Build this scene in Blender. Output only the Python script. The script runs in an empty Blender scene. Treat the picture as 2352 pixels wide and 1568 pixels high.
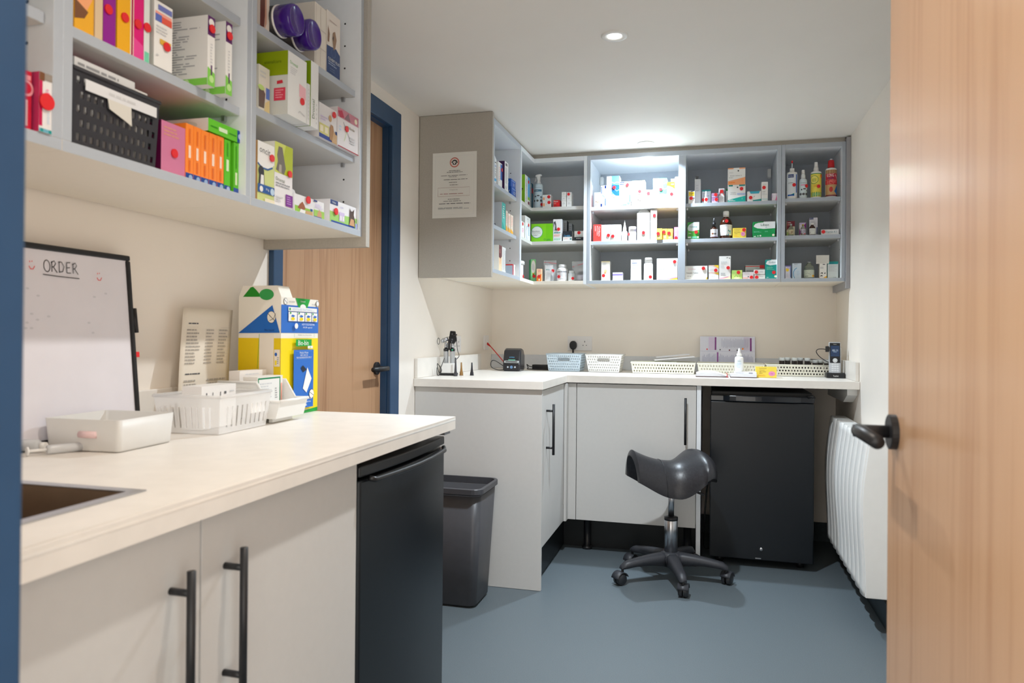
import bpy, bmesh, math, random
from mathutils import Vector, Matrix
random.seed(7)
S = bpy.context.scene
COL = S.collection
PI = math.pi

# ------------------------------------------------------------------ camera
CX, CH = 1.2912, 1.1043
YAW, PITCH, ROLL, FPX, SY = 0.2636, 0.0042, 0.0086, 1682.41, -20.43
_fw = Vector((-math.sin(YAW), math.cos(YAW), 0)); _rt = Vector((math.cos(YAW), math.sin(YAW), 0)); _up = Vector((0, 0, 1))
_fw, _up = math.cos(PITCH)*_fw + math.sin(PITCH)*_up, math.cos(PITCH)*_up - math.sin(PITCH)*_fw
_rt, _up = math.cos(ROLL)*_rt + math.sin(ROLL)*_up, math.cos(ROLL)*_up - math.sin(ROLL)*_rt
EYE = Vector((CX, 0, CH))
cam = bpy.data.cameras.new('camera'); camo = bpy.data.objects.new('camera', cam); COL.objects.link(camo)
camo.matrix_world = Matrix.Translation(EYE) @ Matrix((_rt, _up, -_fw)).transposed().to_4x4()
cam.sensor_width = 36; cam.lens = 36*FPX/2352; cam.shift_y = SY/2352; cam.clip_start = .02
cam.dof.use_dof = True; cam.dof.focus_distance = 3.4; cam.dof.aperture_fstop = 5.6
S.camera = camo
# ------------------------------------------------------------------ world, exposure
w = bpy.data.worlds.new('world'); S.world = w; w.use_nodes = True
bg = w.node_tree.nodes['Background']; bg.inputs[0].default_value = (1.0, .945, .865, 1); bg.inputs[1].default_value = 3.0
S.view_settings.view_transform = 'Standard'; S.view_settings.look = 'None'
S.view_settings.exposure = 0.0; S.view_settings.gamma = 1; S.view_settings.use_curve_mapping = False
try: S.cycles.max_bounces = 16; S.cycles.diffuse_bounces = 10
except Exception: pass
DOWNLIGHT_W = 17.0
LIGHTS = [(.975, 1.03, (1.0, .90, .78), .34), (.979, 2.433, (.86, .94, 1.0), 1.3), (.966, 3.825, (.76, .89, 1.0), .82)]

# ------------------------------------------------------------------ measuring: a photo pixel on a known plane -> metres
def ray(u, v):
    return _fw + _rt*((u-1176)/FPX) - _up*((v-784-SY)/FPX)
def on(u, v, ax, val):
    d = ray(u, v); return EYE + d*((val-EYE[ax])/d[ax])

# ------------------------------------------------------------------ materials
def lin(c):
    r = []
    for k in c[:3]:
        k = k/255.; r.append(k/12.92 if k <= .04045 else ((k+.055)/1.055)**2.4)
    return (*r, 1)
_M = {}
def mat(key, rgb, rough=.5, metal=0., var=.03, vscale=30., alpha=1., trans=0., coat=0., emit=0., ior=1.45, bump=0., stretch=None):
    if key in _M: return _M[key]
    m = bpy.data.materials.new(key); m.use_nodes = True; nt = m.node_tree; b = nt.nodes['Principled BSDF']
    c = lin(rgb)
    b.inputs['Roughness'].default_value = rough; b.inputs['Metallic'].default_value = metal; b.inputs['IOR'].default_value = ior
    b.inputs['Alpha'].default_value = alpha; b.inputs['Transmission Weight'].default_value = trans; b.inputs['Coat Weight'].default_value = coat
    if var > 0:
        tc = nt.nodes.new('ShaderNodeTexCoord'); no = nt.nodes.new('ShaderNodeTexNoise'); rp = nt.nodes.new('ShaderNodeValToRGB')
        no.inputs['Scale'].default_value = vscale; no.inputs['Detail'].default_value = 4
        if stretch:
            mp = nt.nodes.new('ShaderNodeMapping'); mp.inputs['Scale'].default_value = stretch
            nt.links.new(tc.outputs['Object'], mp.inputs[0]); nt.links.new(mp.outputs[0], no.inputs['Vector'])
        else: nt.links.new(tc.outputs['Object'], no.inputs['Vector'])
        rp.color_ramp.elements[0].position = .3; rp.color_ramp.elements[1].position = .7
        rp.color_ramp.elements[0].color = (*[k*(1-var) for k in c[:3]], 1); rp.color_ramp.elements[1].color = (*[min(1, k*(1+var)) for k in c[:3]], 1)
        nt.links.new(no.outputs['Fac'], rp.inputs[0]); nt.links.new(rp.outputs[0], b.inputs['Base Color'])
        if bump > 0:
            bp = nt.nodes.new('ShaderNodeBump'); bp.inputs['Strength'].default_value = bump; bp.inputs['Distance'].default_value = .002
            nt.links.new(no.outputs['Fac'], bp.inputs['Height']); nt.links.new(bp.outputs[0], b.inputs['Normal'])
    else: b.inputs['Base Color'].default_value = c
    if emit > 0:
        b.inputs['Emission Color'].default_value = c; b.inputs['Emission Strength'].default_value = emit
    _M[key] = m; return m
def ink(rgb):
    if isinstance(rgb, str): rgb = PAL[rgb]
    return mat('print_%02x%02x%02x' % tuple(rgb), rgb, .42, var=0)
PAL = dict(red=(226,38,44), white=(238,238,236), navy=(28,52,118), blue=(28,92,178), sky=(96,178,226), black=(30,30,34), grey=(150,152,156), dgrey=(92,94,98),
  lgrey=(205,207,210), lime=(146,205,28), green=(24,140,66), teal=(16,150,146), mint=(120,214,178), yellow=(246,214,60), orange=(250,136,34), amber=(240,176,40), pink=(240,132,180),
  magenta=(216,20,122), purple=(140,30,140), violet=(72,20,140), lilac=(206,190,226), maroon=(120,28,48), brown=(122,78,48), tan=(204,164,116), cream=(240,232,206), peach=(246,170,120), salmon=(244,166,150), pgreen=(190,220,130), pblue=(190,214,236))
def oak(key, a, b_, rough, coat):
    m = bpy.data.materials.new(key); m.use_nodes = True; nt = m.node_tree; b = nt.nodes['Principled BSDF']
    tc = nt.nodes.new('ShaderNodeTexCoord'); mp = nt.nodes.new('ShaderNodeMapping'); mp.inputs['Scale'].default_value = (60, 60, 1.6)
    n1 = nt.nodes.new('ShaderNodeTexNoise'); n1.inputs['Scale'].default_value = 1.6; n1.inputs['Detail'].default_value = 6; n1.inputs['Distortion'].default_value = .6
    mp2 = nt.nodes.new('ShaderNodeMapping'); mp2.inputs['Scale'].default_value = (9, 9, .35)
    n2 = nt.nodes.new('ShaderNodeTexNoise'); n2.inputs['Scale'].default_value = 1.2; n2.inputs['Detail'].default_value = 3
    mx = nt.nodes.new('ShaderNodeMath'); mx.operation = 'ADD'; mx.use_clamp = True
    m2 = nt.nodes.new('ShaderNodeMath'); m2.operation = 'MULTIPLY'; m2.inputs[1].default_value = .5
    rp = nt.nodes.new('ShaderNodeValToRGB'); rp.color_ramp.elements[0].position = .36; rp.color_ramp.elements[1].position = .66
    rp.color_ramp.elements[0].color = lin(a); rp.color_ramp.elements[1].color = lin(b_)
    L = nt.links.new
    L(tc.outputs['Object'], mp.inputs[0]); L(mp.outputs[0], n1.inputs['Vector']); L(tc.outputs['Object'], mp2.inputs[0]); L(mp2.outputs[0], n2.inputs['Vector'])
    L(n1.outputs['Fac'], mx.inputs[0]); L(n2.outputs['Fac'], mx.inputs[1]); L(mx.outputs[0], m2.inputs[0]); L(m2.outputs[0], rp.inputs[0]); L(rp.outputs[0], b.inputs['Base Color'])
    b.inputs['Roughness'].default_value = rough; b.inputs['Coat Weight'].default_value = coat; b.inputs['Coat Roughness'].default_value = .18
    return m
WALL = mat('painted_wall', (240,233,224), .75, var=.012, vscale=6)
CEIL = mat('painted_ceiling', (240,237,232), .7, var=.01, vscale=4)
FLOOR = mat('vinyl_floor', (92,102,108), .5, var=.2, vscale=420, bump=.05)
TOPM = mat('laminate_worktop', (232,227,220), .35, var=.03, vscale=22)
DOORM = mat('cabinet_door_grey', (204,203,201), .5, var=.01, vscale=60)
CARC = mat('cabinet_carcass_grey', (232,237,242), .5, var=.01, vscale=60)
UNDER = mat('cabinet_underside_warm_bounce', (236,229,216), .5, var=.01, vscale=60)  # grey carcass board; warm bounce light off the worktop put into its colour
SHELFM = mat('shelf_board_grey', (212,211,207), .5, var=.01, vscale=60)
EDGE = mat('cabinet_edge_grey', (178,186,196), .45, var=.01, vscale=60)
PANEL = mat('end_panel_grey', (176,171,162), .55, var=.04, vscale=160)
BLUE = mat('blue_paint', (40,72,106), .45, var=.04, vscale=20)
BLACK = mat('black_metal', (34,35,38), .42, var=.05)
BLKPL = mat('black_plastic', (30,31,34), .35, var=.04)
FRIDGE = mat('fridge_black', (16,21,27), .3, var=.1, vscale=700, bump=.12)
SKIRT = mat('dark_skirting', (40,52,58), .5, var=.2, vscale=40)
WHITEPL = mat('white_plastic', (236,236,234), .35, var=.01)
CREAMPL = mat('cream_plastic', (232,230,216), .4, var=.01)
CHROME = mat('brushed_metal', (190,192,196), .28, 1., var=.04, vscale=80)
OAK = oak('oak_veneer', (158,114,80), (208,168,130), .5, .1)
OAKG = oak('oak_veneer_gloss', (190,146,110), (222,184,148), .4, .3)
LEATHER = mat('black_leather', (38,38,42), .36, var=.2, vscale=90, bump=.25)

# ------------------------------------------------------------------ mesh helpers
class MB:
    def __init__(s): s.v = []; s.f = []; s.m = []; s.mats = []; s.cur = 0; s.sm = []
    def use(s, m):
        if m not in s.mats: s.mats.append(m)
        s.cur = s.mats.index(m); return s
    def add(s, vs, fs, smooth=False):
        o = len(s.v); s.v += [tuple(p) for p in vs]
        for f in fs: s.f.append([o+i for i in f]); s.m.append(s.cur); s.sm.append(smooth)
        return s
    def box(s, a, b):
        (x0,y0,z0),(x1,y1,z1) = a, b
        return s.add([(x0,y0,z0),(x1,y0,z0),(x1,y1,z0),(x0,y1,z0),(x0,y0,z1),(x1,y0,z1),(x1,y1,z1),(x0,y1,z1)],
            [(0,3,2,1),(4,5,6,7),(0,1,5,4),(1,2,6,5),(2,3,7,6),(3,0,4,7)])
    def prism(s, poly, z0, z1, ax=2):
        n = len(poly)
        def P(p, z): return (p[0],p[1],z) if ax == 2 else ((z,p[0],p[1]) if ax == 0 else (p[0],z,p[1]))
        vs = [P(p,z0) for p in poly]+[P(p,z1) for p in poly]
        return s.add(vs, [list(range(n))[::-1], list(range(n,2*n))]+[(i,(i+1)%n,n+(i+1)%n,n+i) for i in range(n)])
    def lathe(s, prof, n=24, axis='z', off=(0,0,0), cap=True, sx=1., sy=1.):
        vs = []; fs = []
        for r, z in prof:
            for i in range(n):
                a = 2*PI*i/n; x, y = r*math.cos(a)*sx, r*math.sin(a)*sy
                p = {'z':(x,y,z),'x':(z,x,y),'y':(y,z,x)}[axis]; vs.append((p[0]+off[0],p[1]+off[1],p[2]+off[2]))
        for k in range(len(prof)-1):
            for i in range(n): fs.append((k*n+i, k*n+(i+1)%n, (k+1)*n+(i+1)%n, (k+1)*n+i))
        s.add(vs, fs, True)
        if cap:
            o = len(s.v)-len(vs)
            for k, rev in ((0,True),(len(prof)-1,False)):
                if prof[k][0] > 1e-5:
                    L = [o+k*n+i for i in range(n)]; s.f.append(L[::-1] if rev else L); s.m.append(s.cur); s.sm.append(False)
        return s
    def tube(s, pts, r, n=8, cap=True):
        pts = [Vector(p) for p in pts]; vs = []; fs = []; up = Vector((.3,.2,1)).normalized(); rs = r if isinstance(r, (list,tuple)) else [r]*len(pts)
        for k, p in enumerate(pts):
            t = (pts[min(k+1,len(pts)-1)]-pts[max(k-1,0)]).normalized()
            a = t.cross(up)
            if a.length < 1e-3: a = t.cross(Vector((1,0,0)))
            a.normalize(); b = a.cross(t)
            for i in range(n):
                q = 2*PI*i/n; vs.append(p+a*(rs[k]*math.cos(q))+b*(rs[k]*math.sin(q)))
        for k in range(len(pts)-1):
            for i in range(n): fs.append((k*n+i,k*n+(i+1)%n,(k+1)*n+(i+1)%n,(k+1)*n+i))
        if cap: fs += [list(range(n))[::-1], [(len(pts)-1)*n+i for i in range(n)]]
        return s.add(vs, fs, True)
    def build(s, name, m=None, parent=None, bevel=0., loc=None, rz=None, seg=2, subsurf=0, solid=0.):
        me = bpy.data.meshes.new(name); me.from_pydata(s.v, [], s.f)
        for k in (s.mats or [m]): me.materials.append(k)
        me.polygons.foreach_set('material_index', s.m); me.polygons.foreach_set('use_smooth', s.sm)
        bm = bmesh.new(); bm.from_mesh(me); bmesh.ops.recalc_face_normals(bm, faces=bm.faces); bm.to_mesh(me); bm.free()
        o = bpy.data.objects.new(name, me); COL.objects.link(o)
        if parent: o.parent = parent
        if loc: o.location = loc
        if rz is not None: o.rotation_euler.z = rz
        if solid: k = o.modifiers.new('solid','SOLIDIFY'); k.thickness = solid; k.offset = 0
        if subsurf: k = o.modifiers.new('sub','SUBSURF'); k.levels = subsurf; k.render_levels = subsurf
        if bevel > 0:
            k = o.modifiers.new('bevel','BEVEL'); k.width = bevel; k.segments = seg; k.limit_method = 'ANGLE'; k.angle_limit = math.radians(40)
        return o
def empty(name, loc=(0,0,0), rz=0.):
    o = bpy.data.objects.new(name, None); COL.objects.link(o); o.location = loc; o.rotation_euler.z = rz; o.empty_display_size = .05; return o
def tag(o, label, cat, group=None):
    o['label'] = label; o['category'] = cat
    if group: o['group'] = group
    return o
def struct(o): o['kind'] = 'structure'; return o
def bx(name, a, b, m, parent=None, bevel=0.): return MB().box(a, b).build(name, m, parent, bevel)
def spline(pts, n=8):
    pts = [Vector(p) for p in pts]; P = [pts[0]]+pts+[pts[-1]]; out = []
    for k in range(1, len(P)-2):
        a, b, c, d = P[k-1], P[k], P[k+1], P[k+2]
        for i in range(n):
            t = i/n; out.append(.5*((2*b)+(c-a)*t+(2*a-5*b+4*c-d)*t*t+(3*b-a-3*c+d)*t**3))
    return out+[pts[-1]]

# ------------------------------------------------------------------ flat print: shapes and lettering mapped onto a face
_T = {}
def glyphs(txt):
    if txt in _T: return _T[txt]
    cu = bpy.data.curves.new('t','FONT'); cu.body = txt; cu.size = 1; cu.resolution_u = 2; cu.align_x = 'CENTER'; cu.align_y = 'CENTER'
    o = bpy.data.objects.new('t', cu); COL.objects.link(o); dg = bpy.context.evaluated_depsgraph_get(); dg.update()
    me = bpy.data.meshes.new_from_object(o.evaluated_get(dg)); vs = [(v.co.x, v.co.y) for v in me.vertices]; fs = [list(p.vertices) for p in me.polygons]
    bpy.data.objects.remove(o); bpy.data.curves.remove(cu); bpy.data.meshes.remove(me)
    if vs:
        xs = [p[0] for p in vs]; ys = [p[1] for p in vs]; cx, cy = (min(xs)+max(xs))/2, (min(ys)+max(ys))/2
        W, H = max(xs)-min(xs), max(ys)-min(ys); vs = [(x-cx, y-cy) for x, y in vs]
    else: W = H = 1
    _T[txt] = (vs, fs, W, H); return _T[txt]
class Print:
    """shapes in metres (a across, b up) on a face; F(a,b,lift) gives the 3-D point"""
    def __init__(s, F, w, h, curved=False): s.F = F; s.w = w; s.h = h; s.mb = MB(); s.n = 1; s.curved = curved
    def lift(s): s.n += 1; return .0002*s.n
    def rect(s, a0, b0, a1, b1, c):
        k = s.lift(); n = 8 if s.curved else 1; vs = []; fs = []
        for i in range(n+1):
            a = a0+(a1-a0)*i/n; vs += [s.F(a,b0,k), s.F(a,b1,k)]
        for i in range(n): fs.append((2*i,2*i+2,2*i+3,2*i+1))
        s.mb.use(ink(c)).add(vs, fs)
    def poly(s, pts, c):
        k = s.lift(); s.mb.use(ink(c)).add([s.F(a,b,k) for a,b in pts], [list(range(len(pts)))])
    def ell(s, a, b, ra, rb, c, hole=0.):
        k = s.lift(); n = 24
        o = [s.F(a+ra*math.cos(2*PI*i/n), b+rb*math.sin(2*PI*i/n), k) for i in range(n)]
        s.mb.use(ink(c))
        if hole:
            q = [s.F(a+hole*ra*math.cos(2*PI*i/n), b+hole*rb*math.sin(2*PI*i/n), k) for i in range(n)]
            s.mb.add(o+q, [(i,(i+1)%n,n+(i+1)%n,n+i) for i in range(n)])
        else: s.mb.add([s.F(a,b,k)]+o, [(0,1+i,1+(i+1)%n) for i in range(n)])
    def text(s, t, a, b, hgt, c, rot=0, maxw=None):
        vs, fs, W, H = glyphs(t)
        if not vs: return
        k = s.lift(); sc = hgt/H; sx = sc
        if maxw and W*sc > maxw: sx = maxw/W
        r = math.radians(rot); cr, sr = math.cos(r), math.sin(r)
        s.mb.use(ink(c)).add([s.F(a+(x*sx*cr-y*sc*sr), b+(x*sx*sr+y*sc*cr), k) for x, y in vs], fs)
    def lines(s, a0, b0, a1, b1, n, c, fill=.45):
        k = s.lift(); s.mb.use(ink(c)); p = (b1-b0)/n
        for i in range(n):
            b = b1-(i+.5)*p; a = a0; end = a0+(a1-a0)*random.uniform(.6, 1)
            while a < end-1e-4:
                L = min((a1-a0)*random.uniform(.08,.3), end-a); hh = p*fill/2
                s.mb.add([s.F(a,b-hh,k), s.F(a+L,b-hh,k), s.F(a+L,b+hh,k), s.F(a,b+hh,k)], [(0,1,2,3)]); a += L+(a1-a0)*.03
    def stroke(s, pts, wd, c):
        k = s.lift(); s.mb.use(ink(c)); P = [Vector(p) for p in pts]; vs = []; fs = []
        for i, p in enumerate(P):
            t = (P[min(i+1,len(P)-1)]-P[max(i-1,0)]); t = t.normalized() if t.length > 0 else Vector((1,0)); q = Vector((-t.y,t.x))*wd/2
            vs += [s.F(p.x+q.x,p.y+q.y,k), s.F(p.x-q.x,p.y-q.y,k)]
        for i in range(len(P)-1): fs.append((2*i,2*i+1,2*i+3,2*i+2))
        s.mb.add(vs, fs)
    def run(s, specs):
        W, H = s.w, s.h
        for q in specs:
            t = q[0]
            if t == 'r': s.rect(q[1]*W, q[2]*H, q[3]*W, q[4]*H, q[5])
            elif t == 'p': s.poly([(a*W,b*H) for a,b in q[1]], q[2])
            elif t == 'e': s.ell(q[1]*W, q[2]*H, q[3]*W, q[4]*H, q[5], q[6] if len(q) > 6 else 0)
            elif t == 'c': s.ell(q[1]*W, q[2]*H, q[3], q[3], q[4], q[5] if len(q) > 5 else 0)
            elif t == 't': s.text(q[1], q[2]*W, q[3]*H, q[4]*(W if len(q) > 6 and abs(q[6]) == 90 else H), q[5], q[6] if len(q) > 6 else 0, (q[7]*(H if len(q) > 6 and abs(q[6]) == 90 else W)) if len(q) > 7 else None)
            elif t == 'g': s.lines(q[1]*W, q[2]*H, q[3]*W, q[4]*H, q[5], q[6])
            elif t == 's': s.stroke([(a*W,b*H) for a,b in q[1]], q[2], q[3])
        return s
    def build(s, parent, name='printed_panel'):
        if s.mb.f:
            o = s.mb.build(name, None, parent); return o
def faceF(face, w, d, h):
    if face == 'front': return (lambda a,b,k: (-w/2+a, -k, b)), w, h
    if face == 'left': return (lambda a,b,k: (-w/2-k, d-a, b)), d, h
    if face == 'right': return (lambda a,b,k: (w/2+k, a, b)), d, h
    if face == 'top': return (lambda a,b,k: (-w/2+a, b, h+k)), w, d
def sticker(parent, p, q, n, r=.0088):
    """round red price sticker: centre p, in-plane axes q (2 vectors)"""
    mb = MB(); p = Vector(p); a, b = Vector(q[0]), Vector(q[1]); n = Vector(n); k = 20
    vs = [p+n*.0022+(a*math.cos(2*PI*i/k)+b*math.sin(2*PI*i/k))*r for i in range(k)]+[p+(a*math.cos(2*PI*i/k)+b*math.sin(2*PI*i/k))*r for i in range(k)]
    mb.add(vs, [list(range(k))]+[(i,(i+1)%k,k+(i+1)%k,k+i) for i in range(k)])
    return mb.build('sticker', ink('red'), parent)
# ================================================================== THE ROOM
XR, YB, HC = 1.956, 4.31, 2.104           # right wall, back wall, ceiling
YE = .45                                   # room face of the entrance wall
struct(bx('floor', (-.15,-1.3,-.06), (2.15,4.45,0), FLOOR))
ceil_cut = bx('ceiling', (-.15,-1.3,HC), (2.15,4.45,HC+.08), CEIL); struct(ceil_cut)
DY0, DY1, DZ = 1.99, 2.805, 1.975          # left wall door opening
m = MB(); m.box((-.12,YE-.1,0),(0,DY0,HC)); m.box((-.12,DY1,0),(0,YB+.12,HC)); m.box((-.12,DY0,DZ),(0,DY1,HC)); struct(m.build('wall_left', WALL))
struct(bx('wall_back', (0,YB,0), (XR+.12,YB+.12,HC), WALL))
struct(bx('wall_right', (XR,YE-.1,0), (XR+.12,YB,HC), WALL))
XJ = .775                                  # clear opening of the entrance: XJ .. 1.575
m = MB(); m.box((0,YE-.1,0),(XJ-.03,YE,HC)); m.box((1.61,YE-.1,0),(XR,YE,HC)); m.box((XJ-.03,YE-.1,2.03),(1.61,YE,HC)); struct(m.build('wall_entrance', WALL))
# dark vinyl skirting
struct(bx('baseboard_right', (XR-.012,YE,0), (XR,YB-.012,.1), SKIRT))
struct(bx('baseboard_back', (.013,YB-.012,0), (XR,YB,.1), SKIRT))
struct(bx('baseboard_left', (0,2.9,0), (.012,YB-.012,.1), SKIRT))
# wood-effect joint lines of the skirting are left to the material
# ---- oak door in the left wall, blue frame
d = empty('door_1', (0,0,0)); struct(d)
bx('door_leaf', (-.07,DY0+.012,.006), (-.028,DY1-.012,DZ-.012), OAK, d)
m = MB(); m.box((-.118,DY0,0),(.0,DY0+.012,DZ)); m.box((-.118,DY1-.012,0),(0,DY1,DZ)); m.box((-.118,DY0+.012,DZ-.012),(0,DY1-.012,DZ)); m.build('lining', BLUE, d)
m = MB()
m.prism([(1.948,0),(2.0,0),(2.0,1.967),(2.795,1.967),(2.795,0),(2.883,0),(2.883,2.042),(1.948,2.042)], 0, .018, ax=0); m.build('architrave', BLUE, d, bevel=.003)
def lever(parent, p, out, along, sc=1.):
    """lever handle on a round rose; out = away from the leaf, along = towards the hinges"""
    p = Vector(p); o = Vector(out); a = Vector(along); z = Vector((0,0,1))
    h = MB(); R = .026*sc; n = 28; t = .009
    ring = lambda k, r: [p+o*k+(a*math.cos(2*PI*i/n)+z*math.sin(2*PI*i/n))*r for i in range(n)]
    vs = ring(0,R)+ring(t,R)+ring(t+.001,R-.002); h.add(vs, [(i,(i+1)%n,n+(i+1)%n,n+i) for i in range(n)]+[(n+i,n+(i+1)%n,2*n+(i+1)%n,2*n+i) for i in range(n)]+[list(range(2*n,3*n))])
    hh = h.build('handle', BLACK, parent)
    k = MB(); k.tube([p+o*t, p+o*.058], .0095, 16); k.build('handle_neck', BLACK, hh)
    k = MB(); k.tube([p+o*.05+a*(-.004), p+o*.05+a*.02, p+o*.05+a*.125], [.0105,.0105,.0098], 16); k.build('lever', BLACK, hh)
lever(d, (-.028,2.752,.966), (1,0,0), (0,-1,0))
# ---- entrance: blue frame and the open oak door
d = empty('door_2', (0,0,0)); struct(d)
m = MB(); m.box((XJ-.03,YE-.105,0),(XJ,YE+.004,2.03)); m.box((1.578,YE-.105,0),(1.61,YE+.004,2.03)); m.box((XJ,YE-.105,2.0),(1.578,YE+.004,2.03)); m.build('lining', BLUE, d, bevel=.004)
m = MB(); m.prism([(XJ-.085,0),(XJ-.008,0),(XJ-.008,2.008),(1.586,2.008),(1.586,0),(1.66,0),(1.66,2.085),(XJ-.085,2.085)], YE-.122, YE-.105, ax=1); m.build('architrave', BLUE, d, bevel=.003)
lf = bx('door_leaf', (1.559,YE+.006,.008), (1.599,1.249,1.995), OAKG, d, bevel=.0015)
lever(d, (1.559,1.201,.966), (-1,0,0), (0,-1,0))
# ---- grey cornice filling the gap above the corner cabinets
struct(MB().prism([(0,3.145),(.334,3.145),(.334,3.945),(1.935,3.945),(1.935,3.985),(.29,3.985),(.29,3.185),(0,3.185)], 2.081, HC, 2).build('trim_1', PANEL))

# ---- downlights
def downlight(x, y, c, k, label):
    t = tag(empty('downlight', (x,y,HC)), label, 'light', 'recessed ceiling downlights')
    m = MB(); m.lathe([(.024,-.0015),(.027,-.004),(.041,-.005),(.044,-.003),(.044,0)], 32, cap=False); m.build('bezel', WHITEPL, t)
    m = MB(); m.lathe([(.0001,-.0012),(.026,-.0012),(.026,-.0006),(.0001,-.0006)], 32, cap=False); m.build('lens', mat('lit_lens', (255,252,246), .3, var=0, emit=14), t)
    la = bpy.data.lights.new('downlight_lamp', 'AREA'); la.shape = 'DISK'; la.size = .05; la.energy = DOWNLIGHT_W*k; la.color = c; la.spread = math.radians(132)
    lo = bpy.data.objects.new('downlight_lamp', la); COL.objects.link(lo); lo.parent = t; lo.location = (0,0,-.0062)
downlight(*LIGHTS[0], 'recessed white ceiling downlight nearest the entrance, out of frame')
downlight(*LIGHTS[1], 'lit round recessed downlight in the middle of the ceiling')
downlight(*LIGHTS[2], 'lit round recessed downlight close above the shelf cabinets')

# ================================================================== BASE CABINETS
def bar_handle(parent, p, out, L, posts, r=.006, reach=.033):
    """black bar handle: p = top of the bar on the door face"""
    p = Vector(p); o = Vector(out); z = Vector((0,0,1)); q = p+o*reach
    h = MB().tube([q, q-z*L], r, 14).build('handle', BLACK, parent)
    for s in posts: MB().tube([p-z*s, q-z*s], r*.85, 12).build('post', BLACK, h)
def leg(parent, x, y, h):
    m = MB(); m.lathe([(.026,0),(.026,.012),(.018,.016),(.018,h-.03),(.03,h-.026),(.03,h)], 16, off=(x,y,0)); m.build('leg', BLKPL, parent)
H1, D1 = .881, .619
def base_left(y0, y1, label, hy):
    t = tag(empty('base_cabinet', (0,0,0)), label, 'cabinet', 'base cabinets under the sink worktop')
    m = MB(); m.box((.02,y0+.002,.17),(.568,y0+.018,.845)); m.box((.02,y1-.018,.17),(.568,y1-.002,.845)); m.box((.02,y0+.018,.17),(.568,y1-.018,.188)); m.box((.02,y0+.018,.188),(.03,y1-.018,.845)); m.build('carcass', CARC, t)
    dr = bx('door', (.57,y0+.0018,.165), (.59,y1-.0018,.845), DOORM, t, bevel=.001)
    bar_handle(dr, (.59,hy,.785), (1,0,0), .225, (.03,.19))
    bx('plinth', (.5,y0+.001,.001), (.516,y1-.001,.168), DOORM, t)
    for yy in (y0+.06, y1-.06): leg(t, .46, yy, .168)
base_left(.455, .899, 'grey base cabinet with black bar handle below the sink', .838)
base_left(.899, 1.38, 'grey base cabinet with black bar handle next to the dark undercounter fridge', .953)
# worktop with the sink cut out
m = MB(); y0, y1 = YE+.002, 1.903; sx0, sx1, sy0, sy1 = .16, .523, .50, .86
for a, b in (((.001,y0),(sx0,y1)), ((sx1,y0),(D1,y1)), ((sx0,y0),(sx1,sy0)), ((sx0,sy1),(sx1,y1))): m.box((a[0],a[1],.8475), (b[0],b[1],H1))
wt = empty('worktop', (0,0,0)); tag(wt, 'long pale stone-effect worktop with the sink cut into it', 'worktop')
o = m.build('top_slab', TOPM, wt)
bm = bmesh.new(); bm.from_mesh(o.data); bmesh.ops.remove_doubles(bm, verts=bm.verts, dist=1e-5)
bad = [f for f in bm.faces if all(len(e.link_faces) > 2 for e in f.edges)]
bm.to_mesh(o.data); bm.free()
m = MB(); m.tube([(D1-.008,y0,H1-.008),(D1-.008,y1,H1-.008)], .0085, 12); m.build('front_edge', TOPM, wt)
bx('upstand', (.001,y0,H1+.0005), (.014,1.903,H1+.088), TOPM, wt, bevel=.002)
# inset steel sink
t = tag(empty('sink', (0,0,0)), 'brushed steel inset sink bowl with a flat rim', 'sink')
m = MB(); m.box((sx0-.012,sy0-.012,H1+.0005),(sx1+.004,sy0+.014,H1+.002)); m.box((sx0-.012,sy1-.014,H1+.0005),(sx1+.004,sy1+.004,H1+.002)); m.box((sx0-.012,sy0+.014,H1+.0005),(sx0+.014,sy1-.014,H1+.002)); m.box((sx1-.014,sy0+.014,H1+.0005),(sx1+.004,sy1-.014,H1+.002)); m.build('rim', CHROME, t)
m = MB(); q = [(sx0+.012,sy0+.012),(sx1-.012,sy0+.012),(sx1-.012,sy1-.012),(sx0+.012,sy1-.012)]; i_ = [(sx0+.03,sy0+.03),(sx1-.03,sy0+.03),(sx1-.03,sy1-.03),(sx0+.03,sy1-.03)]
m.add([(x,y,H1) for x,y in q]+[(x,y,H1-.16) for x,y in i_], [(0,1,5,4),(1,2,6,5),(2,3,7,6),(3,0,4,7),(4,5,6,7)]); m.build('bowl', mat('sink_steel', (150,132,116), .3, .85, var=.04), t, solid=.0015)
MB().lathe([(.0001,H1-.158),(.03,H1-.158),(.03,H1-.156),(.0001,H1-.156)], 20, off=((sx0+sx1)/2,(sy0+sy1)/2,0), cap=False).build('drain', CHROME, t)
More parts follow.
